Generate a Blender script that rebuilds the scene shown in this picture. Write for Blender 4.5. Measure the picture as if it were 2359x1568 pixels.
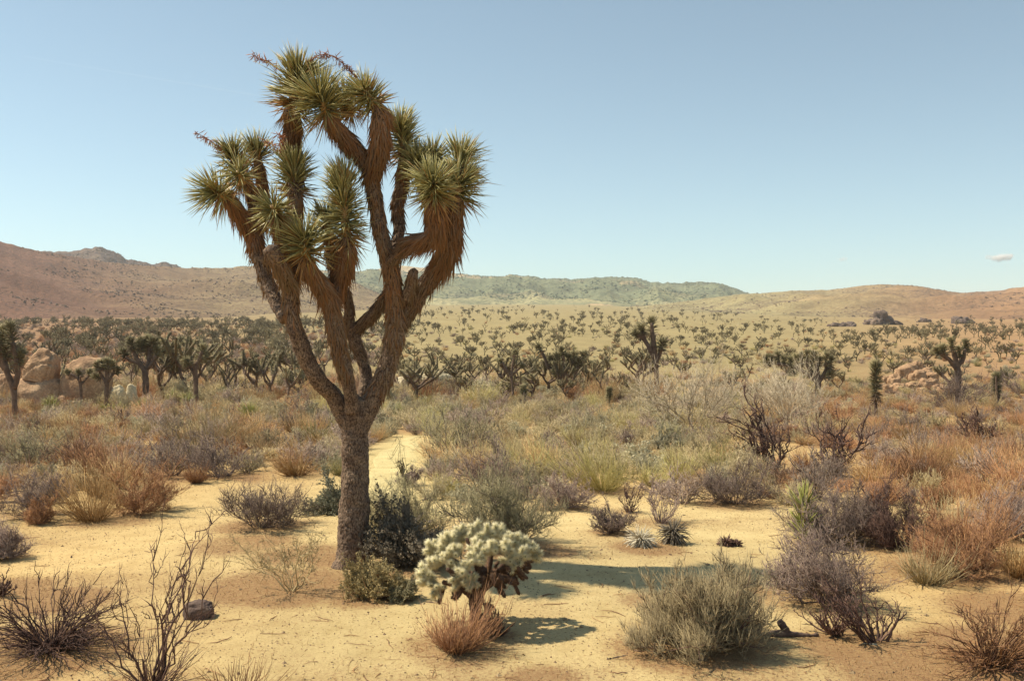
import bpy, bmesh, math, random, time
_t0 = time.time()
def lap(n): pass
import numpy as np

# ------------------------------------------------------------------ clean
for o in list(bpy.data.objects):
    bpy.data.objects.remove(o, do_unlink=True)
SC = bpy.context.scene
COL = SC.collection
rng = np.random.default_rng(11)
random.seed(11)
PI = math.pi

# ------------------------------------------------------------------ camera
F = 2290.0; CX = 1179.0; CY = 784.0; HC = 3.0      # focal length and centre in units of a 2358 px wide picture
PITCH = math.atan(19.0/F)
cam_d = bpy.data.cameras.new('camera')
cam_d.sensor_width = 36.0; cam_d.lens = F/2358.0*36.0
cam_d.clip_start = 0.1; cam_d.clip_end = 60000
cam = bpy.data.objects.new('camera', cam_d); COL.objects.link(cam)
cam.location = (0, 0, HC); cam.rotation_euler = (PI/2-PITCH, 0, 0)
SC.camera = cam

# ------------------------------------------------------------------ light
SUN_ELEV = math.radians(54)
SHADOW = np.array([1.0, -0.20]); SHADOW /= np.linalg.norm(SHADOW)   # where shadows fall
sun_from = np.array([-SHADOW[0]*math.cos(SUN_ELEV), -SHADOW[1]*math.cos(SUN_ELEV), math.sin(SUN_ELEV)])
world = bpy.data.worlds.new('World'); SC.world = world; world.use_nodes = True
wn = world.node_tree.nodes; wl = world.node_tree.links
wn.clear()
wo = wn.new('ShaderNodeOutputWorld'); bg = wn.new('ShaderNodeBackground')
sky = wn.new('ShaderNodeTexSky'); sky.sky_type = 'NISHITA'; sky.sun_disc = False
sky.sun_elevation = SUN_ELEV
sky.sun_rotation = math.atan2(sun_from[0], sun_from[1])
sky.altitude = 1200; sky.air_density = 1.0; sky.dust_density = 0.35; sky.ozone_density = 1.6
hs = wn.new('ShaderNodeHueSaturation'); hs.inputs['Saturation'].default_value = 0.70; hs.inputs['Value'].default_value = 1.0
wl.new(sky.outputs[0], hs.inputs['Color'])
tint = wn.new('ShaderNodeMix'); tint.data_type = 'RGBA'; tint.blend_type = 'MULTIPLY'; tint.inputs[0].default_value = 1.0
wl.new(hs.outputs[0], tint.inputs[6]); tint.inputs[7].default_value = (0.91, 1.055, 1.0, 1)
wl.new(tint.outputs[2], bg.inputs[0]); bg.inputs[1].default_value = 0.104
wl.new(bg.outputs[0], wo.inputs[0])
sd = bpy.data.lights.new('sun', 'SUN'); sd.energy = 5.0; sd.angle = math.radians(0.55); sd.color = (1.0, 0.87, 0.66)
sun = bpy.data.objects.new('sun', sd); COL.objects.link(sun)
from mathutils import Vector
sun.rotation_euler = Vector(tuple(sun_from)).to_track_quat('Z', 'Y').to_euler()
SC.view_settings.view_transform = 'Standard'; SC.view_settings.look = 'None'
SC.view_settings.gamma = 1.0; SC.view_settings.exposure = 0.40
SC.view_settings.use_curve_mapping = False
SC.cycles.max_bounces = 6; SC.cycles.volume_bounces = 3
SC.cycles.transparent_max_bounces = 6

# ------------------------------------------------------------------ noise
def _h(ix, iy, iz, s=0):
    n = (ix.astype(np.int64)*73856093) ^ (iy.astype(np.int64)*19349663) ^ (iz.astype(np.int64)*83492791) ^ (s*2654435)
    n = (n ^ (n >> 13)) * 1274126177
    n = n ^ (n >> 16)
    return (n & 0xffffff).astype(np.float64)/0xffffff
def vnoise(p, s=0):
    i = np.floor(p).astype(np.int64); f = p-i; f = f*f*(3-2*f)
    r = 0
    for a in (0, 1):
        wa = f[:, 0] if a else 1-f[:, 0]
        for b in (0, 1):
            wb = f[:, 1] if b else 1-f[:, 1]
            for c in (0, 1):
                wc = f[:, 2] if c else 1-f[:, 2]
                r = r+wa*wb*wc*_h(i[:, 0]+a, i[:, 1]+b, i[:, 2]+c, s)
    return r*2-1
def fbm(p, octv=4, s=0, gain=0.5):
    r = 0; a = 1.0; q = p.copy()
    for k in range(octv):
        r = r+a*vnoise(q, s+k); q = q*2.03+7.1; a *= gain
    return r
def worley(p, s=0):
    i = np.floor(p).astype(np.int64); d1 = np.full(len(p), 9.0); d2 = d1.copy()
    for a in (-1, 0, 1):
        for b in (-1, 0, 1):
            for c in (-1, 0, 1):
                x = i[:, 0]+a; y = i[:, 1]+b; z = i[:, 2]+c
                q = np.stack([x+_h(x, y, z, s), y+_h(x, y, z, s+5), z+_h(x, y, z, s+9)], 1)
                d = np.linalg.norm(p-q, axis=1)
                m = d < d1
                d2 = np.where(m, d1, np.minimum(d2, d)); d1 = np.where(m, d, d1)
    return d1, d2
def sstep(a, b, x):
    t = np.clip((x-a)/(b-a), 0, 1); return t*t*(3-2*t)
def nrm(v):
    return v/np.maximum(np.linalg.norm(v, axis=-1, keepdims=True), 1e-9)

# ------------------------------------------------------------------ terrain height
def zt(x, y):
    x = np.atleast_1d(np.asarray(x, float)); y = np.atleast_1d(np.asarray(y, float))
    r = np.hypot(x, y)
    ppx = np.where(y > 1e-3, CX+F*x/np.maximum(y, 1e-3), np.where(x > 0, 4000, -2000))
    slope = np.interp(ppx, [0, 500, 950, 1350, 1900, 2400], [.025, .025, .033, .033, .0225, .0215])
    rr = np.minimum(r, 2000)
    k = 40.0
    z = -1.0*sstep(18, 52, r)+slope*k*np.logaddexp(0, (rr-125)/k)
    p = np.stack([x/6.0, y/6.0, np.zeros_like(x)], 1)
    z = z+0.07*fbm(p, 3, 3)*sstep(4, 14, r)
    p = np.stack([x/60.0, y/60.0, np.zeros_like(x)], 1)
    z = z+0.5*fbm(p, 3, 8)*sstep(60, 300, r)
    return z
def ray(px, py):
    u = (px-CX)/F; v = (CY-py)/F
    return np.array([u, math.cos(PITCH)+v*math.sin(PITCH), -math.sin(PITCH)+v*math.cos(PITCH)])
def at(px, py, Y):
    d = ray(px, py); t = Y/d[1]
    return np.array([0, 0, HC])+d*t
_T = np.geomspace(4, 4000, 150)
def gnd(px, py):
    d = ray(px, py)
    T = _T
    for k in range(3):
        P = d[None, :]*T[:, None]
        below = P[:, 2]+HC < zt(P[:, 0], P[:, 1])
        i = max(int(np.argmax(below)), 1) if below.any() else len(T)-1
        T = np.linspace(T[i-1], T[i], 24)
    q = d*T[12]; q[2] = zt(q[0], q[1])[0]
    return q
def gndv(px, py):
    px = np.asarray(px, float); py = np.asarray(py, float); n = len(px)
    D = np.stack([ray(a, b) for a, b in zip(px, py)])
    lo = np.full(n, 4.0); hi = np.full(n, 4000.0)
    for k in range(4):
        T = lo[:, None]*(hi/lo)[:, None]**np.linspace(0, 1, 14)[None]
        P = D[:, None]*T[..., None]
        b = (P[..., 2]+HC).ravel() < zt(P[..., 0].ravel(), P[..., 1].ravel())
        b = b.reshape(n, 14); i = np.where(b.any(1), np.maximum(b.argmax(1), 1), 13)
        lo = T[np.arange(n), i-1]; hi = T[np.arange(n), i]
    q = D*((lo+hi)/2)[:, None]; q[:, 2] = zt(q[:, 0], q[:, 1])
    return q
def mpp(Y): return Y/F            # metres per picture unit at distance Y

# ------------------------------------------------------------------ mesh builder
class MB:
    def __init__(s): s.v = []; s.q = []; s.t = []; s.c = []; s.n = 0
    def add(s, v, q=None, t=None, c=None):
        v = np.asarray(v, np.float32).reshape(-1, 3)
        if c is None: c = np.zeros((len(v), 3), np.float32)
        s.v.append(v); s.c.append(np.asarray(c, np.float32).reshape(-1, 3))
        if q is not None and len(q): s.q.append(np.asarray(q, np.int64)+s.n)
        if t is not None and len(t): s.t.append(np.asarray(t, np.int64)+s.n)
        s.n += len(v); return s
    def mesh(s, name, mat, smooth=True):
        me = bpy.data.meshes.new(name)
        v = np.concatenate(s.v); c = np.concatenate(s.c)
        q = np.concatenate(s.q) if s.q else np.zeros((0, 4), np.int64)
        t = np.concatenate(s.t) if s.t else np.zeros((0, 3), np.int64)
        me.vertices.add(len(v)); me.vertices.foreach_set('co', v.ravel())
        nl = len(q)*4+len(t)*3
        me.loops.add(nl); me.loops.foreach_set('vertex_index', np.concatenate([q.ravel(), t.ravel()]).astype(np.int32))
        me.polygons.add(len(q)+len(t))
        st = np.concatenate([np.arange(len(q))*4, len(q)*4+np.arange(len(t))*3]).astype(np.int32)
        me.polygons.foreach_set('loop_start', st)
        me.polygons.foreach_set('use_smooth', np.full(len(q)+len(t), smooth))
        at_ = me.color_attributes.new('vc', 'FLOAT_COLOR', 'POINT')
        at_.data.foreach_set('color', np.concatenate([c, np.ones((len(c), 1), np.float32)], 1).ravel().astype(np.float32))
        me.update(calc_edges=True)
        me.validate(verbose=False)
        if mat: me.materials.append(mat)
        return me
    def obj(s, name, mat, parent=None, smooth=True, loc=None):
        if loc is not None:
            loc = np.asarray(loc, np.float32)
            s.v = [a-loc for a in s.v]
        return link(name, s.mesh(name, mat, smooth), parent, loc)
def link(name, me, parent=None, loc=None):
    o = bpy.data.objects.new(name, me); COL.objects.link(o)
    if parent is not None: o.parent = parent
    if loc is not None: o.location = [float(a) for a in loc]
    return o
def tag(o, label=None, cat=None, group=None, kind=None):
    if label: o['label'] = label
    if cat: o['category'] = cat
    if group: o['group'] = group
    if kind: o['kind'] = kind
    return o
def thing(name, label, cat, loc=(0, 0, 0), group=None):
    o = bpy.data.objects.new(name, None); COL.objects.link(o); o.location = [float(a) for a in loc]
    o.empty_display_size = 0.1
    return tag(o, label, cat, group)

def tubes(P, R, sides=3, rnd=None, extra=None):
    """P (N,K+1,3) paths, R (N,K+1) radii -> pointed prisms; colours (random, t along, extra)"""
    N, K1, _ = P.shape
    ax = nrm(P[:, -1]-P[:, 0])
    ref = np.where(np.abs(ax[:, 2:3]) > 0.9, np.array([[1.0, 0, 0]]), np.array([[0, 0, 1.0]]))
    u = nrm(np.cross(ax, ref)); v = np.cross(ax, u)
    ph = rng.random(N)*6.28
    ang = ph[:, None]+np.arange(sides)[None, :]*2*PI/sides
    off = np.cos(ang)[:, :, None]*u[:, None, :]+np.sin(ang)[:, :, None]*v[:, None, :]
    V = (P[:, :-1, None, :]+R[:, :-1, None, None]*off[:, None, :, :]).reshape(N, -1, 3)
    V = np.concatenate([V, P[:, -1:, :]], 1)
    M = (K1-1)*sides+1
    base = (np.arange(N)*M)[:, None, None]
    idx = base+np.arange((K1-1)*sides).reshape(1, K1-1, sides)
    a = idx[:, :-1, :]; b = np.roll(a, -1, 2); d = idx[:, 1:, :]; c = np.roll(d, -1, 2)
    Q = np.stack([a, b, c, d], -1).reshape(-1, 4)
    l = idx[:, -1, :]
    T = np.stack([l, np.roll(l, -1, 1), np.broadcast_to(base[:, :, 0]+M-1, l.shape)], -1).reshape(-1, 3)
    if rnd is None: rnd = rng.random(N)
    C = np.zeros((N, M, 3))
    C[..., 0] = rnd[:, None]
    C[..., 1] = np.concatenate([np.repeat(np.linspace(0, 1, K1)[:-1], sides), [1.0]])[None]
    if extra is not None: C[..., 2] = np.asarray(extra)[:, None]
    return V.reshape(-1, 3), Q, T, C.reshape(-1, 3)
def add_tubes(mb, P, R, sides=3, rnd=None, extra=None):
    v, q, t, c = tubes(P, R, sides, rnd, extra); mb.add(v, q, t, c)

# ------------------------------------------------------------------ materials
def new_mat(name):
    m = bpy.data.materials.new(name); m.use_nodes = True
    nt = m.node_tree; nt.nodes.clear()
    out = nt.nodes.new('ShaderNodeOutputMaterial'); b = nt.nodes.new('ShaderNodeBsdfPrincipled')
    nt.links.new(b.outputs[0], out.inputs[0]); b.inputs['Roughness'].default_value = 0.85
    b.inputs['Specular IOR Level'].default_value = 0.25
    return m, nt, b
def mixc(nt, f, a, b, blend='MIX'):
    n = nt.nodes.new('ShaderNodeMix'); n.data_type = 'RGBA'; n.blend_type = blend
    for sock, val in ((n.inputs[0], f), (n.inputs[6], a), (n.inputs[7], b)):
        if isinstance(val, (int, float)): sock.default_value = val
        elif isinstance(val, tuple): sock.default_value = (*val, 1) if len(val) == 3 else val
        else: nt.links.new(val, sock)
    return n.outputs[2]
def vcol(nt, name='vc'):
    a = nt.nodes.new('ShaderNodeAttribute'); a.attribute_name = name
    s = nt.nodes.new('ShaderNodeSeparateColor'); nt.links.new(a.outputs['Color'], s.inputs[0])
    return a, s
def tex(nt, kind, scale, obj=True, **kw):
    n = nt.nodes.new('ShaderNodeTex'+kind)
    tc = nt.nodes.new('ShaderNodeTexCoord'); mp = nt.nodes.new('ShaderNodeMapping')
    nt.links.new(tc.outputs['Object' if obj else 'Generated'], mp.inputs[0]); nt.links.new(mp.outputs[0], n.inputs['Vector'])
    if isinstance(scale, tuple): mp.inputs['Scale'].default_value = scale; n.inputs['Scale'].default_value = 1
    else: n.inputs['Scale'].default_value = scale
    for k, v in kw.items(): n.inputs[k].default_value = v
    return n
def ramp(nt, src, stops):
    r = nt.nodes.new('ShaderNodeValToRGB'); nt.links.new(src, r.inputs[0])
    e = r.color_ramp.elements
    while len(e) < len(stops): e.new(0.5)
    for k, (p, c) in enumerate(stops):
        e[k].position = p; e[k].color = (*c, 1) if not isinstance(c, (int, float)) else (c, c, c, 1)
    return r.outputs[0]
def bump(nt, b, h, strength=0.5, dist=0.02):
    n = nt.nodes.new('ShaderNodeBump'); n.inputs['Strength'].default_value = strength; n.inputs['Distance'].default_value = dist
    nt.links.new(h, n.inputs['Height']); nt.links.new(n.outputs[0], b.inputs['Normal'])
_pm = {}
def plant_mat(name, root, tip, alt, trans=0.0, dead=None, objvar=0.35, rough=0.8):
    """stem colour root->tip along each twig, mixed to alt twig by twig"""
    if name in _pm: return _pm[name]
    m, nt, b = new_mat(name)
    a, s = vcol(nt)
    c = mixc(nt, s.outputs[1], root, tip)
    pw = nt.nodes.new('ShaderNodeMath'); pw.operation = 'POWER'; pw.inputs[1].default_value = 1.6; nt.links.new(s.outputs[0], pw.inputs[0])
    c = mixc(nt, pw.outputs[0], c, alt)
    if dead: c = mixc(nt, s.outputs[2], c, dead)
    oi = nt.nodes.new('ShaderNodeObjectInfo')
    mr = nt.nodes.new('ShaderNodeMapRange'); mr.inputs[3].default_value = 1-objvar; mr.inputs[4].default_value = 1+objvar
    nt.links.new(oi.outputs['Random'], mr.inputs[0])
    hsv = nt.nodes.new('ShaderNodeHueSaturation'); nt.links.new(c, hsv.inputs['Color']); nt.links.new(mr.outputs[0], hsv.inputs['Value'])
    nt.links.new(hsv.outputs[0], b.inputs['Base Color']); b.inputs['Roughness'].default_value = rough
    if trans > 0:
        out = [n for n in nt.nodes if n.type == 'OUTPUT_MATERIAL'][0]
        t = nt.nodes.new('ShaderNodeBsdfTranslucent'); nt.links.new(hsv.outputs[0], t.inputs[0])
        ms = nt.nodes.new('ShaderNodeMixShader'); ms.inputs[0].default_value = trans
        nt.links.new(b.outputs[0], ms.inputs[1]); nt.links.new(t.outputs[0], ms.inputs[2]); nt.links.new(ms.outputs[0], out.inputs[0])
    _pm[name] = m
    return m
PM = {
 'purple': plant_mat('purple_grey_twigs', (.10, .065, .065), (.27, .20, .175), (.35, .27, .21)),
 'dark':   plant_mat('dark_bare_twigs', (.05, .028, .026), (.12, .07, .06), (.20, .12, .09)),
 'red':    plant_mat('reddish_brown_twigs', (.12, .06, .04), (.30, .16, .09), (.40, .22, .10)),
 'orange': plant_mat('orange_dry_grass', (.22, .11, .04), (.55, .31, .11), (.60, .40, .18), trans=.15),
 'tan':    plant_mat('tan_dry_grass', (.28, .20, .09), (.58, .45, .22), (.50, .42, .25), trans=.15),
 'olive':  plant_mat('olive_grey_twigs', (.13, .11, .06), (.32, .29, .16), (.40, .36, .22), trans=.1),
 'yellow': plant_mat('yellow_green_grass', (.20, .17, .05), (.46, .40, .13), (.50, .43, .20), trans=.15),
 'sage':   plant_mat('grey_green_leaves', (.14, .13, .09), (.30, .30, .20), (.38, .37, .25), trans=.1),
 'teal':   plant_mat('dark_green_leaves', (.085, .07, .052), (.22, .19, .135), (.30, .24, .17)),
 'bigolive': plant_mat('big_shrub_twigs', (.10, .07, .045), (.24, .20, .11), (.33, .27, .16), trans=.05),  # dark twig roots put the shade beneath the big shrub into its colour
 'greytan': plant_mat('pale_grey_twigs', (.26, .21, .15), (.50, .43, .31), (.42, .36, .26)),
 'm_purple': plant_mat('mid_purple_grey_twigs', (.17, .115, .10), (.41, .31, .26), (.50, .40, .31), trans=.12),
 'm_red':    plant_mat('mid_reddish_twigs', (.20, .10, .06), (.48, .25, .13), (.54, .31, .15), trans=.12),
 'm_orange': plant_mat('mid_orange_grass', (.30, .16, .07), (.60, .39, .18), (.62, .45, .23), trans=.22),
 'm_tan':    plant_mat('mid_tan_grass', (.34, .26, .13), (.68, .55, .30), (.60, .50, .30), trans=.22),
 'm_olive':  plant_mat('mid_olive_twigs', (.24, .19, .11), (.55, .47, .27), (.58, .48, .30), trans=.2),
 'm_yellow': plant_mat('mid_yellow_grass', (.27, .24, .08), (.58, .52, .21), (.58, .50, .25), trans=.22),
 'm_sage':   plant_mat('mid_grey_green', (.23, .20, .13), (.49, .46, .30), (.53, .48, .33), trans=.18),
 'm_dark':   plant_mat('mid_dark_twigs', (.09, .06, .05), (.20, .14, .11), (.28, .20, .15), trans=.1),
 'ochre':  plant_mat('ochre_leaves', (.16, .12, .05), (.45, .34, .15), (.38, .32, .17), trans=.1),
 'pale':   plant_mat('bleached_dead_leaves', (.35, .30, .22), (.62, .57, .44), (.50, .46, .36)),
}
LEAF = plant_mat('joshua_leaf', (.04, .055, .022), (.42, .40, .16), (.56, .50, .22), dead=(.42, .23, .09), objvar=.12, rough=.40, trans=.08)  # yellowish tips; dark bases and extra-bright tips also paint in crown shade and sunlight
LEAF_FAR = plant_mat('joshua_leaf_far', (.075, .065, .035), (.20, .18, .085), (.29, .25, .13), dead=(.20, .13, .085), objvar=.3, rough=.6)
THATCH = plant_mat('dead_leaf_thatch', (.12, .065, .04), (.54, .28, .14), (.29, .19, .13), dead=(.25, .20, .155), objvar=.15)
YUCCA = plant_mat('yucca_leaf', (.10, .12, .03), (.40, .38, .12), (.26, .27, .07), dead=(.42, .3, .14), objvar=.15, rough=.5)

def bark_mat():
    m, nt, b = new_mat('joshua_bark')
    w = tex(nt, 'Voronoi', (60, 60, 30)); w.feature = 'F1'
    n = tex(nt, 'Noise', 9.0, Detail=6); n2 = tex(nt, 'Noise', 60.0, Detail=4)
    c = ramp(nt, n.outputs[0], [(.25, (.12, .08, .06)), (.5, (.22, .155, .11)), (.78, (.34, .25, .17))])
    c2 = ramp(nt, w.outputs['Distance'], [(.0, (1.35, 1.25, 1.15)), (.45, (.85, .85, .85)), (.8, (.32, .30, .30))])
    c = mixc(nt, 1.0, c, c2, 'MULTIPLY')
    g = ramp(nt, n2.outputs[0], [(.35, .75), (.7, 1.25)])
    c = mixc(nt, 1.0, c, g, 'MULTIPLY')
    nt.links.new(c, b.inputs['Base Color'])
    bump(nt, b, c, 0.8, 0.03)
    return m
BARK = bark_mat()
def flat_far_bark():
    m, nt, b = new_mat('far_bark')
    n = tex(nt, 'Noise', 5.0, Detail=4)
    nt.links.new(ramp(nt, n.outputs[0], [(.3, (.09, .06, .045)), (.7, (.20, .14, .10))]), b.inputs['Base Color'])
    return m
BARK_FAR = flat_far_bark()
def rock_mat(name, lo, mid, hi, sc=3.0, bs=0.6, bd=0.05):
    m, nt, b = new_mat(name)
    n = tex(nt, 'Noise', sc, Detail=8, Roughness=.6); n2 = tex(nt, 'Noise', sc*14, Detail=3)
    c = ramp(nt, n.outputs[0], [(.3, lo), (.5, mid), (.72, hi)])
    g = ramp(nt, n2.outputs[0], [(.3, .72), (.7, 1.2)])
    c = mixc(nt, 1.0, c, g, 'MULTIPLY')
    nt.links.new(c, b.inputs['Base Color']); b.inputs['Roughness'].default_value = .9
    mx = mixc(nt, .4, n.outputs[0], n2.outputs[0])
    bump(nt, b, mx, bs, bd)
    return m
GRANITE = rock_mat('tan_granite', (.27, .165, .10), (.42, .27, .16), (.52, .37, .23), 0.7, .8, .12)
GRANITE_PALE = rock_mat('pale_granite', (.40, .33, .21), (.55, .47, .31), (.62, .55, .38), 1.2)
DARKROCK = rock_mat('dark_rock', (.07, .05, .045), (.13, .09, .075), (.22, .16, .12), 14.0, .8, .01)
FARROCK = rock_mat('far_dark_rock', (.10, .075, .07), (.16, .12, .10), (.26, .19, .14), .12, .8, .6)

def ground_mat():
    m, nt, b = new_mat('sandy_ground')
    a, s = vcol(nt)                                     # vertex colour = soil colour
    lit = nt.nodes.new('ShaderNodeAttribute'); lit.attribute_name = 'litter'
    n1 = tex(nt, 'Noise', 2.2, Detail=8, Roughness=.65)
    n2 = tex(nt, 'Noise', 26.0, Detail=6, Roughness=.7)
    n3 = tex(nt, 'Noise', 150.0, Detail=3)
    c = a.outputs['Color']
    c = mixc(nt, 1.0, c, ramp(nt, n1.outputs[0], [(.3, (.84, .80, .74)), (.5, (1, .99, .97)), (.72, (1.09, 1.09, 1.07))]), 'MULTIPLY')
    c = mixc(nt, 1.0, c, ramp(nt, n2.outputs[0], [(.33, (.62, .55, .47)), (.44, (.95, .93, .90)), (.75, (1.08, 1.08, 1.08))]), 'MULTIPLY')
    c = mixc(nt, 1.0, c, ramp(nt, n3.outputs[0], [(.30, (.80, .76, .72)), (.45, (1, 1, 1)), (.8, (1.06, 1.06, 1.06))]), 'MULTIPLY')
    # litter: reddish brown plant debris, patchy
    ad = nt.nodes.new('ShaderNodeMath'); ad.operation = 'ADD'; nt.links.new(lit.outputs['Fac'], ad.inputs[0])
    sb = nt.nodes.new('ShaderNodeMath'); sb.operation = 'MULTIPLY_ADD'; sb.inputs[1].default_value = 2.2; sb.inputs[2].default_value = -1.35
    nt.links.new(n2.outputs[0], sb.inputs[0]); nt.links.new(sb.outputs[0], ad.inputs[1])
    f = ramp(nt, ad.outputs[0], [(.15, 0.0), (.75, .85)])
    lc = ramp(nt, n3.outputs[0], [(.3, (.13, .065, .035)), (.55, (.29, .16, .08)), (.75, (.42, .28, .15))])
    c = mixc(nt, f, c, lc)
    nt.links.new(c, b.inputs['Base Color']); b.inputs['Roughness'].default_value = .95; b.inputs['Specular IOR Level'].default_value = .1
    hmx = mixc(nt, .45, n2.outputs[0], n3.outputs[0]); hm2 = mixc(nt, .4, n1.outputs[0], hmx)
    bump(nt, b, hm2, 1.0, .05)
    return m
GROUND = ground_mat()
def hill_mat(name, speck, sc=0.09, amt=.8, patch=True):
    m, nt, b = new_mat(name)
    a, s = vcol(nt)
    n1 = tex(nt, 'Noise', sc*.35, Detail=8, Roughness=.65)
    n2 = tex(nt, 'Noise', sc*3.5, Detail=5, Roughness=.7)
    c = mixc(nt, 1.0, a.outputs['Color'], ramp(nt, n1.outputs[0], [(.3, (.66, .63, .66)), (.5, (1, 1, 1)), (.7, (1.16, 1.16, 1.10))]), 'MULTIPLY')
    f = ramp(nt, n2.outputs[0], [(.47, 0.0), (.62, amt)])
    n3 = tex(nt, 'Noise', sc*.16, Detail=7, Roughness=.6)
    ml = nt.nodes.new('ShaderNodeMath'); ml.operation = 'MULTIPLY'; nt.links.new(n3.outputs[0], ml.inputs[0]); nt.links.new(n2.outputs[0], ml.inputs[1])
    c = mixc(nt, ramp(nt, ml.outputs[0], [(.27, 0.0), (.36, .75)]), c, (.135, .095, .085) if patch else speck)
    c = mixc(nt, f, c, speck)
    nt.links.new(c, b.inputs['Base Color']); b.inputs['Roughness'].default_value = .95; b.inputs['Specular IOR Level'].default_value = .05
    bump(nt, b, mixc(nt, .5, n1.outputs[0], n2.outputs[0]), 1.0, 5.0)
    return m

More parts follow.
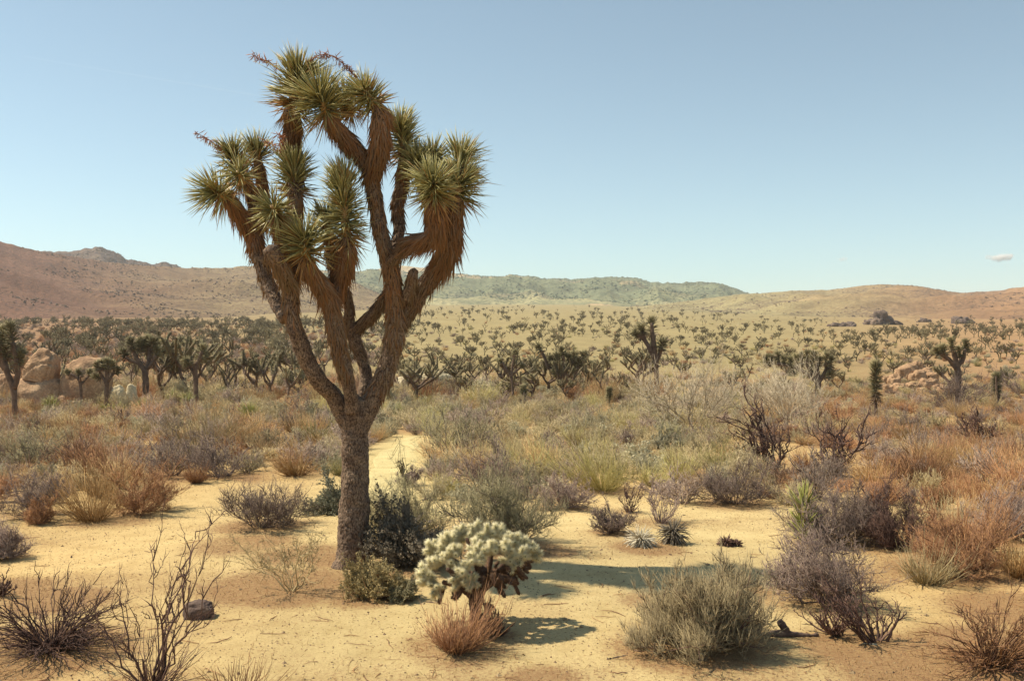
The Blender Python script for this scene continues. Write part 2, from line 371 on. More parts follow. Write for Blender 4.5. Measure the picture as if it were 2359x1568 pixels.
# ------------------------------------------------------------------ shrub placements known first (the ground litter follows them)
# px, py (base), width px, height px, kind, material, label, name, category
H = [
 (118, 1492, 300, 190, 'arch', 'dark', 'low dark shrub of arching bare stems in the bottom left corner', 'bare_shrub'),
 (352, 1588, 260, 385, 'tall', 'dark', 'tall leafless shrub with upright forked stems at the bottom edge before the dark stone', 'bare_shrub'),
 (560, 1600, 170, 100, 'sprout', 'red', 'sparse reddish sprouts at the bottom edge right of the tall leafless shrub', 'grass_tuft'),
 (668, 1362, 230, 150, 'lean', 'tan', 'thin tan bush with bare arching stems leaning left over dark litter', 'dry_shrub'),
 (10, 1282, 110, 95, 'wiry', 'purple', 'small purple grey shrub cut by the left edge beside the open sand', 'dry_shrub'),
 (-6, 1372, 60, 60, 'bare', 'dark', 'dark stubby dead shrub poking in at the left edge above the bottom corner', 'bare_shrub'),
 (80, 1186, 150, 135, 'wiry', 'purple', 'dark purple grey shrub at the left edge, first along the sand', 'dry_shrub'),
 (92, 1204, 60, 85, 'wiry', 'red', 'narrow brown shrub standing in front of the dark purple shrub at the left', 'dry_shrub'),
 (213, 1200, 150, 140, 'grass', 'orange', 'rusty orange grassy shrub on the sand edge at the left', 'grass_tuft'),
 (325, 1180, 150, 120, 'wiry', 'red', 'brown twiggy shrub right of the rusty orange grassy shrub', 'dry_shrub'),
 (598, 1214, 200, 112, 'wiry', 'purple', 'round purple grey twiggy shrub alone on the sand left of the big trunk', 'dry_shrub'),
 (395, 1096, 150, 110, 'wiry', 'purple', 'dark purple shrub under the pale grass clump, left half of the pair', 'dry_shrub'),
 (505, 1100, 160, 110, 'wiry', 'purple', 'dark purple shrub under the pale grass clump, right half of the pair', 'dry_shrub'),
 (450, 1112, 50, 50, 'grass', 'red', 'small reddish tuft in front of the pair of dark purple shrubs', 'grass_tuft'),
 (455, 1045, 250, 110, 'grass', 'tan', 'wide pale tan grass clump behind the dark purple shrubs', 'grass_tuft'),
 (772, 1180, 80, 110, 'leafy', 'sage', 'grey green shrub peeking out behind the left side of the big trunk', 'green_shrub'),
 (862, 1372, 130, 120, 'leafy', 'ochre', 'ochre leafy bush in front of the foot of the big trunk', 'leafy_shrub'),
 (928, 1380, 62, 72, 'leafy', 'olive', 'small olive leafy bush between the ochre bush and the cholla', 'leafy_shrub'),
 (950, 1300, 175, 130, 'leafy', 'teal', 'dark green shaded bush behind the left side of the cholla', 'green_shrub'),
 (945, 1240, 190, 110, 'wiry', 'olive', 'olive brown twiggy shrub right of the big trunk above the dark green bush', 'dry_shrub'),
 (1052, 1500, 165, 120, 'grass', 'red', 'pinkish brown grass clump at the foot of the cholla', 'grass_tuft'),
 (1140, 1462, 90, 85, 'bare', 'dark', 'small dark dead twiggy plant right of the cholla trunk', 'bare_shrub'),
 (1172, 1262, 240, 180, 'wiry', 'olive', 'large grey green fan shaped shrub directly behind the cholla', 'dry_shrub'),
 (1294, 1170, 110, 85, 'wiry', 'purple', 'leaning shrub with a dark base behind the right end of the cholla', 'dry_shrub'),
 (1590, 1492, 310, 235, 'big', 'bigolive', 'biggest round shrub right of the cholla, olive above and dark beneath', 'dry_shrub'),
 (1650, 1470, 150, 130, 'wiry', 'purple', 'grey wiry bush growing against the right side of the biggest round shrub', 'dry_shrub'),
 (1898, 1385, 230, 235, 'wiry', 'purple', 'tall purple grey wiry shrub right of the biggest round shrub', 'dry_shrub'),
 (1925, 1245, 200, 110, 'wiry', 'purple', 'purple grey shrub behind the tall purple shrub and under the green yucca', 'dry_shrub'),
 (1925, 1462, 90, 100, 'bare', 'dark', 'dark bare shrub beside the dead log, left of two', 'bare_shrub'),
 (2010, 1478, 150, 175, 'bare', 'dark', 'dark bare shrub of stiff upright stems, right of the two beside the dead log', 'bare_shrub'),
 (2285, 1530, 260, 200, 'arch', 'red', 'reddish shrub of arching bare stems in the bottom right corner', 'bare_shrub'),
 (2080, 1262, 160, 140, 'wiry', 'dark', 'dark twiggy shrub in the middle of the right hand sand', 'dry_shrub'),
 (2235, 1312, 220, 165, 'wiry', 'red', 'wide orange brown shrub near the right edge', 'dry_shrub'),
 (2352, 1330, 90, 110, 'grass', 'orange', 'bright orange grass clump cut by the right edge', 'grass_tuft'),
 (1690, 1160, 170, 110, 'wiry', 'purple', 'grey shrub with splayed stems left of the green yucca', 'dry_shrub'),
 (1522, 1205, 130, 85, 'tall', 'purple', 'sparse upright twigs rising behind the pale dead yucca tufts', 'bare_shrub'),
 (1414, 1226, 90, 75, 'wiry', 'purple', 'small low purple shrub left of the pale dead yucca tufts', 'dry_shrub'),
 (1450, 1180, 60, 70, 'tall', 'dark', 'thin dark upright twigs behind the small low purple shrub', 'bare_shrub'),
 (1930, 1100, 135, 170, 'tree', 'dark', 'leafless dark gnarled bush right of the green yucca, taller of the two dead bushes', 'dead_bush'),
 (1785, 1085, 150, 185, 'tree', 'dark', 'leafless dark gnarled bush left of the taller dead bush on pale sand', 'dead_bush'),
 (1590, 990, 300, 165, 'airy', 'greytan', 'large pale airy leafless bush standing over the mid scrub right of centre', 'airy_bush'),
 (1810, 985, 250, 140, 'airy', 'greytan', 'pale airy leafless bush right of the largest airy bush', 'airy_bush'),
 (2245, 1022, 110, 75, 'tree', 'dark', 'low dark gnarled dead bush near the right edge of the scrub', 'dead_bush'),
 (2205, 945, 140, 100, 'airy', 'purple', 'purple airy bush below the many headed joshua tree at right', 'airy_bush'),
 (2375, 926, 110, 80, 'airy', 'purple', 'purple airy bush cut by the right edge behind the slim young joshua tree', 'airy_bush'),
 (945, 1118, 52, 55, 'wiry', 'purple', 'small purple grey shrub standing on the pale path', 'dry_shrub'),
 (1385, 1130, 190, 100, 'grass', 'yellow', 'large yellow green grass clump in the centre of the scrub', 'grass_tuft'),
 (1040, 1050, 190, 95, 'wiry', 'olive', 'olive grey shrub right of the pale path', 'dry_shrub'),
 (1150, 1130, 170, 90, 'wiry', 'purple', 'grey brown twiggy shrub between the path and the yellow green grass clump', 'dry_shrub'),
 (2330, 1240, 200, 170, 'wiry', 'purple', 'tall dark purple shrub at the right edge above the orange grass', 'dry_shrub'),
 (2130, 1120, 170, 100, 'grass', 'red', 'rusty brown grass clump right of the taller dead bush', 'grass_tuft'),
 (60, 1080, 150, 85, 'wiry', 'olive', 'grey green shrub at the left edge in the second row of scrub', 'dry_shrub'),
 (155, 1085, 110, 70, 'bare', 'dark', 'dark tangled dead shrub in the second row of scrub at the left', 'bare_shrub'),
]
HP = [gnd(h[0], h[1]) if h[1] < 1560 else gnd(h[0], h[1]) for h in H]
TREE_P = gnd(812, 1300)
CH_P = gnd(1094, 1440)
litter_spots = []   # x, y, radius, strength
for h, p in zip(H, HP):
    rad = h[2]/2*mpp(p[1])
    st = {'arch': .8, 'big': .75, 'lean': .8, 'bare': .6, 'wiry': .5, 'grass': .45, 'leafy': .6}.get(h[4], .3)
    litter_spots.append((p[0], p[1], rad*1.15, st))
for (px, py, rp, st) in [(560, 1250, 130, .55), (700, 1275, 120, .6), (760, 1290, 60, .8), (640, 1350, 170, .6), (860, 1370, 110, .6), (1500, 1385, 80, .55), (1060, 1490, 140, .5), (1620, 1480, 200, .55),
                         (1980, 1490, 160, .6), (2150, 1540, 250, .75), (2300, 1500, 200, .7), (2000, 1320, 120, .45), (2180, 1310, 170, .65), (2060, 1250, 160, .6), (60, 1500, 220, .7), (130, 1385, 120, .6), (20, 1350, 90, .6),
                         (1500, 1260, 90, .6), (1270, 1270, 60, .6), (1830, 1370, 160, .45), (2330, 1400, 160, .65), (300, 1190, 120, .5), (1250, 1560, 90, .35), (1700, 1540, 180, .4)]:
    p = gnd(px, py); litter_spots.append((p[0], p[1], rp*mpp(p[1]), st))

# path polygon (world ribbon)
PATH = [(948, 1004, 16), (944, 1012, 32), (932, 1024, 60), (915, 1040, 92), (903, 1062, 108), (897, 1088, 108), (888, 1115, 112), (872, 1145, 130), (850, 1172, 150)]
PW = []
for px, py, w in PATH:
    p = gnd(px, py); PW.append((p[0], p[1], w/2*mpp(p[1])))
PW = np.array(PW)
def path_dist(x, y):
    """signed: <0 inside the path ribbon"""
    yy = PW[::-1, 1]
    cx = np.interp(y, yy, PW[::-1, 0]); hw = np.interp(y, yy, PW[::-1, 2])
    d = np.abs(x-cx)-hw
    out = np.maximum(np.maximum(y-PW[0, 1], PW[-1, 1]-y), 0)
    return np.maximum(d, out)

SANDY = [(1830, 1045, 120, 20), (2185, 974, 90, 13), (2290, 995, 70, 12), (455, 1150, 70, 40), (470, 1125, 90, 22), (1290, 1195, 120, 22), (1400, 1150, 90, 10), (2130, 1190, 60, 12), (600, 1130, 60, 15),
         (1130, 1170, 90, 12), (1960, 1180, 90, 14), (960, 1180, 60, 20)]
SW = []
for px, py, a, b_ in SANDY:
    p = gnd(px, py); q = gnd(px, py-b_); SW.append((p[0], p[1], a*mpp(p[1]), abs(q[1]-p[1])))

# ------------------------------------------------------------------ ground sheet
def soil_colour(x, y):
    r = np.hypot(x, y)
    ppx = np.where(y > 1e-3, CX+F*x/np.maximum(y, 1e-3), np.where(x > 0, 4000, -2000))
    n = fbm(np.stack([x/3.1, y/3.1, 0*x], 1), 4, 21); n2 = fbm(np.stack([x/22., y/22., 0*x], 1), 3, 33)
    sand = np.array([.645, .525, .278])
    scrub = np.array([.54, .40, .20])
    plainL = np.array([.29, .185, .11]); plainC = np.array([.325, .275, .145]); plainR = np.array([.36, .235, .13])
    w = sstep(15.5, 22, r+n*1.5)[:, None]
    c = sand*(1-w)+scrub*w
    L = sstep(900, 100, ppx)[:, None]; Rr = sstep(1700, 2350, ppx)[:, None]
    pl = plainC*(1-L)*(1-Rr)+plainL*L+plainR*Rr*(1-L)
    w2 = sstep(48, 90, r)[:, None]
    c = c*(1-w2)+pl*w2
    edge = np.array([.54, .385, .18])
    w3 = (np.maximum(L*.5, Rr*.75)*(1-w2))
    c = c*(1-w3)+edge*w3*(c.mean(1, keepdims=True)/.38)*0.95
    c = c*(1+.10*n[:, None])*(1+.06*n2[:, None])
    pw = (sstep(1.3, -.1, path_dist(x, y))*.85)[:, None]
    c = c*(1-pw)+np.array([.615, .53, .275])*pw
    return np.clip(c, .02, .8)
def litter_val(x, y):
    v = np.zeros_like(x)
    for a, b_, rad, st in litter_spots:
        d = np.hypot(x-a, (y-b_))/rad
        v = np.maximum(v, st*(1-sstep(.55, 1.35, d)))
    r = np.hypot(x, y)
    n = fbm(np.stack([x/1.3, y/1.3, 0*x], 1), 4, 51)
    v = v+.10*n+sstep(16, 24, r)*.32*(1+n)*sstep(120, 60, r)
    n5 = fbm(np.stack([x/3.3, y/1.9, 0*x+4], 1), 4, 57); v = np.where(r < 17, v+.20*sstep(.15, .6, n5)+.12*sstep(.2, .6, n), v)
    v = v+np.clip(np.abs(x)/np.maximum(y, 1)-.27, 0, .3)*.9*(r < 17)
    pd = path_dist(x, y); v = v*sstep(-.1, 1.4, pd)
    for (a, b_, rx, ry) in SW:
        d = np.hypot((x-a)/rx, (y-b_)/ry); v = v*sstep(.6, 1.2, d)+.03
    return np.clip(v, 0, 1)
rad = [1.5]
while rad[-1] < 4500:
    rr = rad[-1]; rad.append(rr*(1.0125 if rr < 60 else 1.022))
rad = np.array([0.0, 0.8]+rad)
fine = np.linspace(-34, 34, 361); coarse = np.linspace(34, 326, 60)[1:-1]
ang = np.radians(np.concatenate([fine, coarse]))
A, R_ = np.meshgrid(ang, rad)
X = (R_*np.sin(A)).ravel(); Yv = (R_*np.cos(A)).ravel()
Z = zt(X, Yv)
na, nr_ = len(ang), len(rad)
I = np.arange(na*nr_).reshape(nr_, na)
Q = np.stack([I[:-1], np.roll(I, -1, 1)[:-1], np.roll(I, -1, 1)[1:], I[1:]], -1).reshape(-1, 4)[:, ::-1]
g = MB(); g.add(np.stack([X, Yv, Z], 1), Q, None, soil_colour(X, Yv))
ground = g.obj('ground', GROUND); tag(ground, kind='structure')
la = ground.data.attributes.new('litter', 'FLOAT', 'POINT')
if len(la.data) == len(X): la.data.foreach_set('value', litter_val(X, Yv).astype(np.float32))

# path ribbon
def path_mesh():
    ys = np.linspace(PW[0, 1], PW[-1, 1], 240); ts = np.linspace(-1, 1, 41)
    cx = np.interp(ys, PW[::-1, 1], PW[::-1, 0]); hw = np.interp(ys, PW[::-1, 1], PW[::-1, 2])
    wob = fbm(np.stack([ys/1.7, 0*ys, 0*ys], 1), 3, 77)*.18; wob2 = fbm(np.stack([ys/1.7, 0*ys+9, 0*ys], 1), 3, 78)*.18
    X = cx[:, None]+np.where(ts < 0, (hw+wob)[:, None]*ts, (hw+wob2)[:, None]*ts)
    Y = np.repeat(ys[:, None], 41, 1)
    z = zt(X.ravel(), Y.ravel())
    e = np.abs(np.tile(ts, 240)); ey = np.repeat(np.linspace(0, 1, 240), 41)
    lift = .02*(1-sstep(.8, 1, e))*sstep(1.0, .9, ey)*sstep(0, .03, ey)-.012
    V = np.stack([X.ravel(), Y.ravel(), z+lift], 1)
    I = np.arange(240*41).reshape(240, 41)
    Q = np.stack([I[:-1, :-1], I[:-1, 1:], I[1:, 1:], I[1:, :-1]], -1).reshape(-1, 4)
    n = fbm(np.stack([V[:, 0]/.6, V[:, 1]/.6, 0*z], 1), 3, 5)
    c = np.array([.62, .54, .29])*(1+.06*n[:, None])
    m = MB(); m.add(V, Q, None, c)
    o = m.obj('path', GROUND); tag(o, kind='structure')
    a = o.data.attributes.new('litter', 'FLOAT', 'POINT')
    a.data.foreach_set('value', np.full(len(V), 0.05, np.float32))
path_mesh()

lap('---------------- hills')
# ------------------------------------------------------------------ hills
def hill(name, crest, Rb, Rc, speckle, colf, seed, amp=6.0, rows=110, colsN=420, back=.5, crest_noise=1.2, pw=1.15):
    cx = np.array([c[0] for c in crest], float); cy = np.array([c[1] for c in crest], float)
    xs = np.linspace(cx[0], cx[-1], colsN)
    # smooth crest
    ys = np.interp(xs, cx, cy); ker = np.hanning(13); ker /= ker.sum()
    ys = np.convolve(np.pad(ys, 6, 'edge'), ker, 'valid')
    ys = ys+crest_noise*fbm(np.stack([xs/14., 0*xs, 0*xs], 1), 4, seed)
    az = np.arctan((xs-CX)/F)
    Rb_ = np.interp(xs, [c[0] for c in Rb], [c[1] for c in Rb]); Rc_ = np.interp(xs, [c[0] for c in Rc], [c[1] for c in Rc])
    t = np.concatenate([np.linspace(0, 1, rows), np.linspace(1, 1+back, 20)[1:]])
    R = Rb_[None, :]+(Rc_-Rb_)[None, :]*t[:, None]
    Yd = R*np.cos(az)[None]; Xd = R*np.sin(az)[None]
    zc = HC+Rc_*np.cos(az)*((765.0-ys)/F)
    zb = zt(Rb_*np.sin(az), Rb_*np.cos(az))-1.0
    tt = np.clip(t, 0, 1)
    prof = (tt**pw)*(1+.25*np.sin(tt*PI)*0)
    Zd = zb[None]+(zc-zb)[None]*prof[:, None]
    fall = np.clip((t-1)/back, 0, 1)
    Zd = Zd-(zc-zb)[None]*(fall**1.3)[:, None]*.8
    P = np.stack([Xd.ravel()/90., Yd.ravel()/90., 0*Xd.ravel()], 1)
    n = fbm(P, 6, seed+10, .52).reshape(Xd.shape)
    gul = 1-np.abs(vnoise(np.stack([Xd.ravel()/70., Yd.ravel()/260., 0*Xd.ravel()], 1), seed+3)).reshape(Xd.shape)*2
    env = (np.sin(np.clip(t, 0, 1)*PI)**.8)[:, None]+.15*(t > .98)[:, None]*(t <= 1.001)[:, None]*0
    Zd = Zd+env*(amp*n+amp*.5*gul)
    # never let the slope rise above its own crest as seen from the plain
    lim = HC+(Yd)*((765.0-ys)/F)[None]-.4
    Zd = np.where((t[:, None] < .985), np.minimum(Zd, lim), Zd)
    V = np.stack([Xd.ravel(), Yd.ravel(), Zd.ravel()], 1)
    nr, nc = Xd.shape; I = np.arange(nr*nc).reshape(nr, nc)
    Q = np.stack([I[:-1, :-1], I[:-1, 1:], I[1:, 1:], I[1:, :-1]], -1).reshape(-1, 4)
    pxs = np.repeat(xs[None], nr, 0).ravel(); th = np.repeat(t[:, None], nc, 1).ravel()
    C = colf(pxs, th, V)
    m = MB(); m.add(V, Q, None, C)
    o = m.obj(name, speckle); tag(o, kind='structure')
    return dict(V=V.reshape(nr, nc, 3), t=t, xs=xs)
def lerp3(a, b, w): return np.array(a)[None]*(1-w[:, None])+np.array(b)[None]*w[:, None]
def col_left(px, t, V):
    n = fbm(V/60., 4, 91)
    c = lerp3((.235, .132, .095), (.31, .235, .135), sstep(60, 640, px+60*n))
    return c*(1+.12*n[:, None])
def col_rock(px, t, V):
    n = fbm(V/25., 4, 92)
    return lerp3((.15, .105, .09), (.23, .17, .13), sstep(-.3, .5, n))
def col_ridge(px, t, V):
    n = fbm(V/120., 4, 93)
    c = lerp3((.20, .215, .13), (.45, .40, .22), sstep(.25, -.15, t+.25*n-.05))
    patch = sstep(.55, .8, n)*sstep(1550, 1350, px)
    patch = np.maximum(patch, sstep(.86, .95, t+.06*n)*sstep(1260, 1100, px)*sstep(560, 700, px)*.9)
    c = c*(1-patch[:, None])+np.array([.55, .40, .23])*patch[:, None]
    return c*(1+.10*n[:, None])
def col_right(px, t, V):
    n = fbm(V/90., 4, 94)
    c = lerp3((.36, .31, .165), (.345, .205, .12), sstep(1650, 2300, px+80*n))
    return c*(1+.10*n[:, None])
HM_L = hill_mat('left_slope', (.17, .105, .075), .10, .75)
HM_K = hill_mat('rocky_slope', (.085, .065, .065), .12, .9)
HM_C = hill_mat('scrubby_ridge', (.085, .11, .065), .045, .85)
HM_R = hill_mat('right_slope', (.20, .14, .075), .08, .6)
h_left = hill('hill', [(-900, 500), (-500, 480), (-200, 505), (-60, 535), (0, 556), (50, 569), (100, 581), (160, 590), (215, 598), (260, 605), (330, 612), (430, 617), (520, 617), (575, 613), (592, 611), (640, 622), (720, 636), (820, 652), (900, 690), (960, 722)],
              [(-900, 430), (0, 520), (500, 640), (960, 900)], [(-900, 900), (0, 1050), (600, 1300), (960, 1200)], HM_L, col_left, 100, amp=7)
h_rock = hill('rocky_hill', [(-120, 640), (60, 578), (110, 577), (150, 581), (190, 575), (228, 567), (252, 574), (272, 588), (292, 597), (325, 604), (352, 609), (372, 606), (388, 604), (402, 611), (420, 616), (470, 640), (560, 690)],
              [(-120, 1250), (560, 1350)], [(-120, 1650), (560, 1750)], HM_K, col_rock, 200, amp=10, rows=60, colsN=320, crest_noise=2.6)
h_ridge = hill('ridge', [(300, 690), (420, 640), (520, 622), (580, 618), (700, 622), (800, 626), (850, 622), (900, 625), (1000, 627), (1060, 631), (1140, 637), (1180, 634), (1240, 640), (1310, 645), (1400, 638), (1450, 641), (1520, 652), (1560, 653), (1620, 648), (1650, 652), (1700, 668), (1760, 690), (1850, 705)],
               [(300, 1300), (1300, 1450), (1850, 1350)], [(300, 2300), (1850, 2500)], HM_C, col_ridge, 300, amp=16, colsN=500, crest_noise=1.8)
h_pale = hill('far_hill', [(760, 640), (850, 622), (890, 616), (930, 612), (975, 617), (1040, 628), (1110, 640), (1180, 650)], [(760, 2700), (1180, 2700)], [(760, 3100), (1180, 3100)], HM_R, lambda p, t, V: lerp3((.55, .42, .24), (.60, .46, .27), t*0), 350, amp=4, rows=40, colsN=120, crest_noise=.8)
h_right = hill('hill', [(1300, 712), (1400, 708), (1500, 703), (1580, 693), (1640, 685), (1700, 678), (1770, 674), (1830, 669), (1900, 668), (1960, 661), (2010, 656), (2060, 655), (2110, 658), (2160, 667), (2200, 674), (2250, 673), (2300, 669), (2345, 662), (2400, 658), (2600, 640), (3000, 610), (3400, 640)],
               [(1300, 1150), (1700, 820), (2358, 620), (3400, 600)], [(1300, 1500), (1700, 1750), (2358, 1650), (3400, 1500)], HM_R, col_right, 400, amp=9, colsN=520, crest_noise=.9)

# low scrub and rocks dotted over the slopes (uncountable)
def slope_scrub(name, hs_list, mat, label, cat):
    mb = MB()
    base = np.array([[1, 0, 0], [-1, 0, 0], [0, 1, 0], [0, -1, 0], [0, 0, 1], [.6, .6, .3], [-.6, .5, .5], [.4, -.6, .6]], float)
    tri = np.array([[0, 2, 4], [2, 1, 4], [1, 3, 4], [3, 0, 4], [0, 5, 2], [1, 6, 2], [0, 3, 7], [5, 6, 4]])
    for h, N, s0, s1, dens, tmin, tmax in hs_list:
        V = h['V']; nr, nc, _ = V.shape
        t = h['t']
        ok = np.where((t >= tmin) & (t <= tmax))[0]
        ri = rng.choice(ok[:-1], N*3); ci = rng.integers(0, nc-1, N*3)
        fr = rng.random(N*3)[:, None]; fc = rng.random(N*3)[:, None]
        P = (V[ri, ci]*(1-fr)+V[ri+1, ci]*fr)*(1-fc)+(V[ri, ci+1]*(1-fr)+V[ri+1, ci+1]*fr)*fc
        nz = 1.5*fbm(P/70., 4, 61)+rng.normal(0, .12, len(P))
        P = P[nz > dens][:N]; n = len(P)
        s = s0*.7+(s1-s0)*np.minimum(rng.exponential(.42, n), 1.3)*(P[:, 1]/1000)**.4
        jit = rng.normal(0, .22, (n, 8, 3))
        B = (base[None]+jit)*s[:, None, None]*np.array([1, 1, .8])
        mb.add((P[:, None]+B).reshape(-1, 3), None, (np.arange(n)[:, None, None]*8+tri[None]).reshape(-1, 3),
               np.repeat(np.stack([rng.random(n), rng.random(n), 0*s], 1), 8, 0))
    o = mb.obj(name, mat, smooth=False); tag(o, label, cat, kind='stuff')
sm_brown = plant_mat('slope_scrub_brown', (.09, .06, .05), (.17, .12, .085), (.24, .17, .11))
sm_green = plant_mat('slope_scrub_green', (.05, .07, .045), (.10, .125, .07), (.20, .20, .12))
slope_scrub('hillside_scrub', [(h_left, 7000, .7, 1.5, -.1, .02, 1.0), (h_right, 5000, .7, 1.5, -.05, .02, 1.0), (h_rock, 3000, .9, 1.9, -.4, .5, 1.01)], sm_brown, 'brown scrub dotted over the warm hillsides', 'scrub')
slope_scrub('ridge_scrub', [(h_ridge, 11000, 1.3, 3.0, -.3, .12, 1.0), (h_ridge, 1500, 1.5, 2.6, -.6, .985, 1.0)], sm_green, 'dark green scrub covering the far ridge', 'scrub')

lap('---------------- limbs')
# ------------------------------------------------------------------ limbs
def resample(pts, step):
    P = np.array(pts, float)
    n = len(P)
    ext = np.vstack([2*P[0]-P[1], P, 2*P[-1]-P[-2]])
    out = []
    for i in range(n-1):
        p0, p1, p2, p3 = ext[i:i+4]
        m = max(2, int(np.linalg.norm(p2[:3]-p1[:3])/step))
        for t in np.linspace(0, 1, m, endpoint=False):
            out.append(.5*((2*p1)+(-p0+p2)*t+(2*p0-5*p1+4*p2-p3)*t*t+(-p0+3*p1-3*p2+p3)*t**3))
    out.append(P[-1]); return np.array(out)
def limb(mb, path, sides, rough=0.0, kind='bark', seed=0, cap=True, ex=0.0):
    """path (n,4) centre+radius"""
    C = path[:, :3]; r = path[:, 3].copy(); n = len(C)
    T = nrm(np.gradient(C, axis=0))
    u = np.cross(T[0], [0, 1, 0.01]); u /= np.linalg.norm(u)
    U = [u]
    for i in range(1, n):
        u = U[-1]-T[i]*np.dot(U[-1], T[i]); u /= np.linalg.norm(u); U.append(u)
    U = np.array(U); W = np.cross(T, U)
    a = np.arange(sides)*2*PI/sides
    off = np.cos(a)[None, :, None]*U[:, None]+np.sin(a)[None, :, None]*W[:, None]
    P = (C[:, None]+r[:, None, None]*off).reshape(-1, 3)
    if rough > 0:
        big = fbm(P*6.0+seed, 3, 17)
        if kind == 'bark':
            d1, d2 = worley(P*np.array([26, 26, 13.])+seed, 4)
            disp = rough*(.9*big+1.1*(np.clip(d2-d1, 0, .5)-.2)+.35*fbm(P*60, 2, 9))
        else:
            disp = rough*(1.2*big+.8*fbm(P*np.array([45, 45, 9.]), 3, 9))
        P = P+(off.reshape(-1, 3))*disp[:, None]
    I = np.arange(n*sides).reshape(n, sides)
    A_ = I[:-1]; B_ = np.roll(A_, -1, 1); D_ = I[1:]; C_ = np.roll(D_, -1, 1)
    Q = np.stack([A_, B_, C_, D_], -1).reshape(-1, 4)
    V = P; t = None
    if cap:
        V = np.vstack([P, C[-1]+T[-1]*r[-1]*.6, C[0]])
        t = np.vstack([np.stack([I[-1], np.roll(I[-1], -1), np.full(sides, n*sides)], 1), np.stack([np.roll(I[0], -1), I[0], np.full(sides, n*sides+1)], 1)])
    c = np.zeros((len(V), 3)); c[:, 0] = .4; c[:, 1] = .3; c[:, 2] = ex
    mb.add(V, Q, t, c)

def perp_frame(ax):
    ref = np.array([1., 0, 0]) if abs(ax[2]) > .9 else np.array([0, 0, 1.])
    u = np.cross(ax, ref); u /= np.linalg.norm(u); return u, np.cross(ax, u)
def rosette(mb, p0, p1, L, n, w=.0075, K=3, sides=3, dead_lo=.35, th0=118, th1=38, curl=.12, core=.05, dead_all=0.0, jitter=.09, kink=0.0):
    p0 = np.array(p0, float); p1 = np.array(p1, float)
    ax = p1-p0; ln = np.linalg.norm(ax); ax = ax/max(ln, 1e-6); u, v = perp_frame(ax)
    s = np.sort(rng.random(n)**.85)
    top = rng.random(n) < .22
    th = np.radians(th0+(th1-th0)*s+rng.normal(0, 9, n))
    th = np.where(top, np.radians(rng.random(n)**.7*60), th); s = np.where(top, 1-.12*rng.random(n), s)
    ph = rng.random(n)*2*PI
    rad_ = np.cos(ph)[:, None]*u+np.sin(ph)[:, None]*v
    d = nrm(np.cos(th)[:, None]*ax+np.sin(th)[:, None]*rad_+rng.normal(0, jitter, (n, 3)))
    base = p0+ax*ln*s[:, None]+rad_*core*.5
    ll = L*rng.uniform(.72, 1.12, n)*(1-.12*(1-s))
    ts = np.linspace(0, 1, K+1)
    P = base[:, None]+d[:, None]*(ll[:, None]*ts[None])[..., None]
    bend = (d*0+np.array([0, 0, -1.]))*curl
    P = P+bend[:, None]*(ll[:, None]*ts[None]**2)[..., None]*rng.uniform(0, 1, n)[:, None, None]
    if kink > 0:
        kk = rng.random(n) < kink
        off = nrm(rng.normal(0, 1, (n, 3))+np.array([0, 0, -.8]))*(ll*.45)[:, None]*kk[:, None]
        P = P+off[:, None]*(np.clip(ts-.45, 0, 1)/.55)[None, :, None]
    prof = np.interp(ts, [0, .25, .7, 1], [.9, 1, .6, .06])
    R = w*prof[None]*rng.uniform(.8, 1.2, n)[:, None]
    dead = np.clip((dead_lo-s)/max(dead_lo, 1e-3)*1.6, 0, 1)*(rng.random(n) < .85)
    dead = np.maximum(dead, (rng.random(n) < .06)*.8); dead = np.maximum(dead, dead_all)
    add_tubes(mb, P, R, sides, None, dead)
def thatch(mb, path, density, L, w=.0112, K=1, flare=.22, grey=.0, down=1.0, t0=0, t1=1):
    """dead leaves hanging back along a limb; path (n,4)"""
    C = path[:, :3]; r = path[:, 3]
    seg = np.linalg.norm(np.diff(C, axis=0), axis=1); cum = np.concatenate([[0], np.cumsum(seg)]); tot = cum[-1]
    n = int(density*tot*(t1-t0))
    if n < 1: return
    s = (t0+(t1-t0)*rng.random(n))*tot
    c = np.stack([np.interp(s, cum, C[:, k]) for k in range(3)], 1); rr = np.interp(s, cum, r)
    e = .02
    c2 = np.stack([np.interp(np.minimum(s+e, tot), cum, C[:, k]) for k in range(3)], 1)
    c1 = np.stack([np.interp(np.maximum(s-e, 0), cum, C[:, k]) for k in range(3)], 1)
    T = nrm(c2-c1)
    rd = rng.normal(0, 1, (n, 3)); rd = nrm(rd-T*np.sum(rd*T, 1, keepdims=True))
    d = nrm(-T*.75+rd*flare+np.array([0, 0, -1.])*down*.45+rng.normal(0, .20, (n, 3)))
    out = np.sum(d*rd, 1); d = np.where((out < .02)[:, None], nrm(d+rd*(.06-out)[:, None]), d)
    ll = L*rng.uniform(.3, 1.3, n); ts = np.linspace(0, 1, K+1)
    P = (c+rd*rr[:, None]*.96)[:, None]+d[:, None]*(ll[:, None]*ts)[..., None]
    P = P+rng.normal(0, .10, (n, 1, 3))*(ll[:, None]*ts**2)[..., None]; P[..., 2] -= (ll[:, None]*ts**2*.06)
    # keep tips from sinking into the limb
    prof = np.interp(ts, [0, .3, 1], [1, .9, .15])
    g_ = np.clip(grey+.02+rng.normal(0, .32, n)+.5*vnoise(c*5.0, 3), 0, 1)
    add_tubes(mb, P, w*prof[None]*rng.uniform(.7, 1.3, n)[:, None], 3, None, g_)
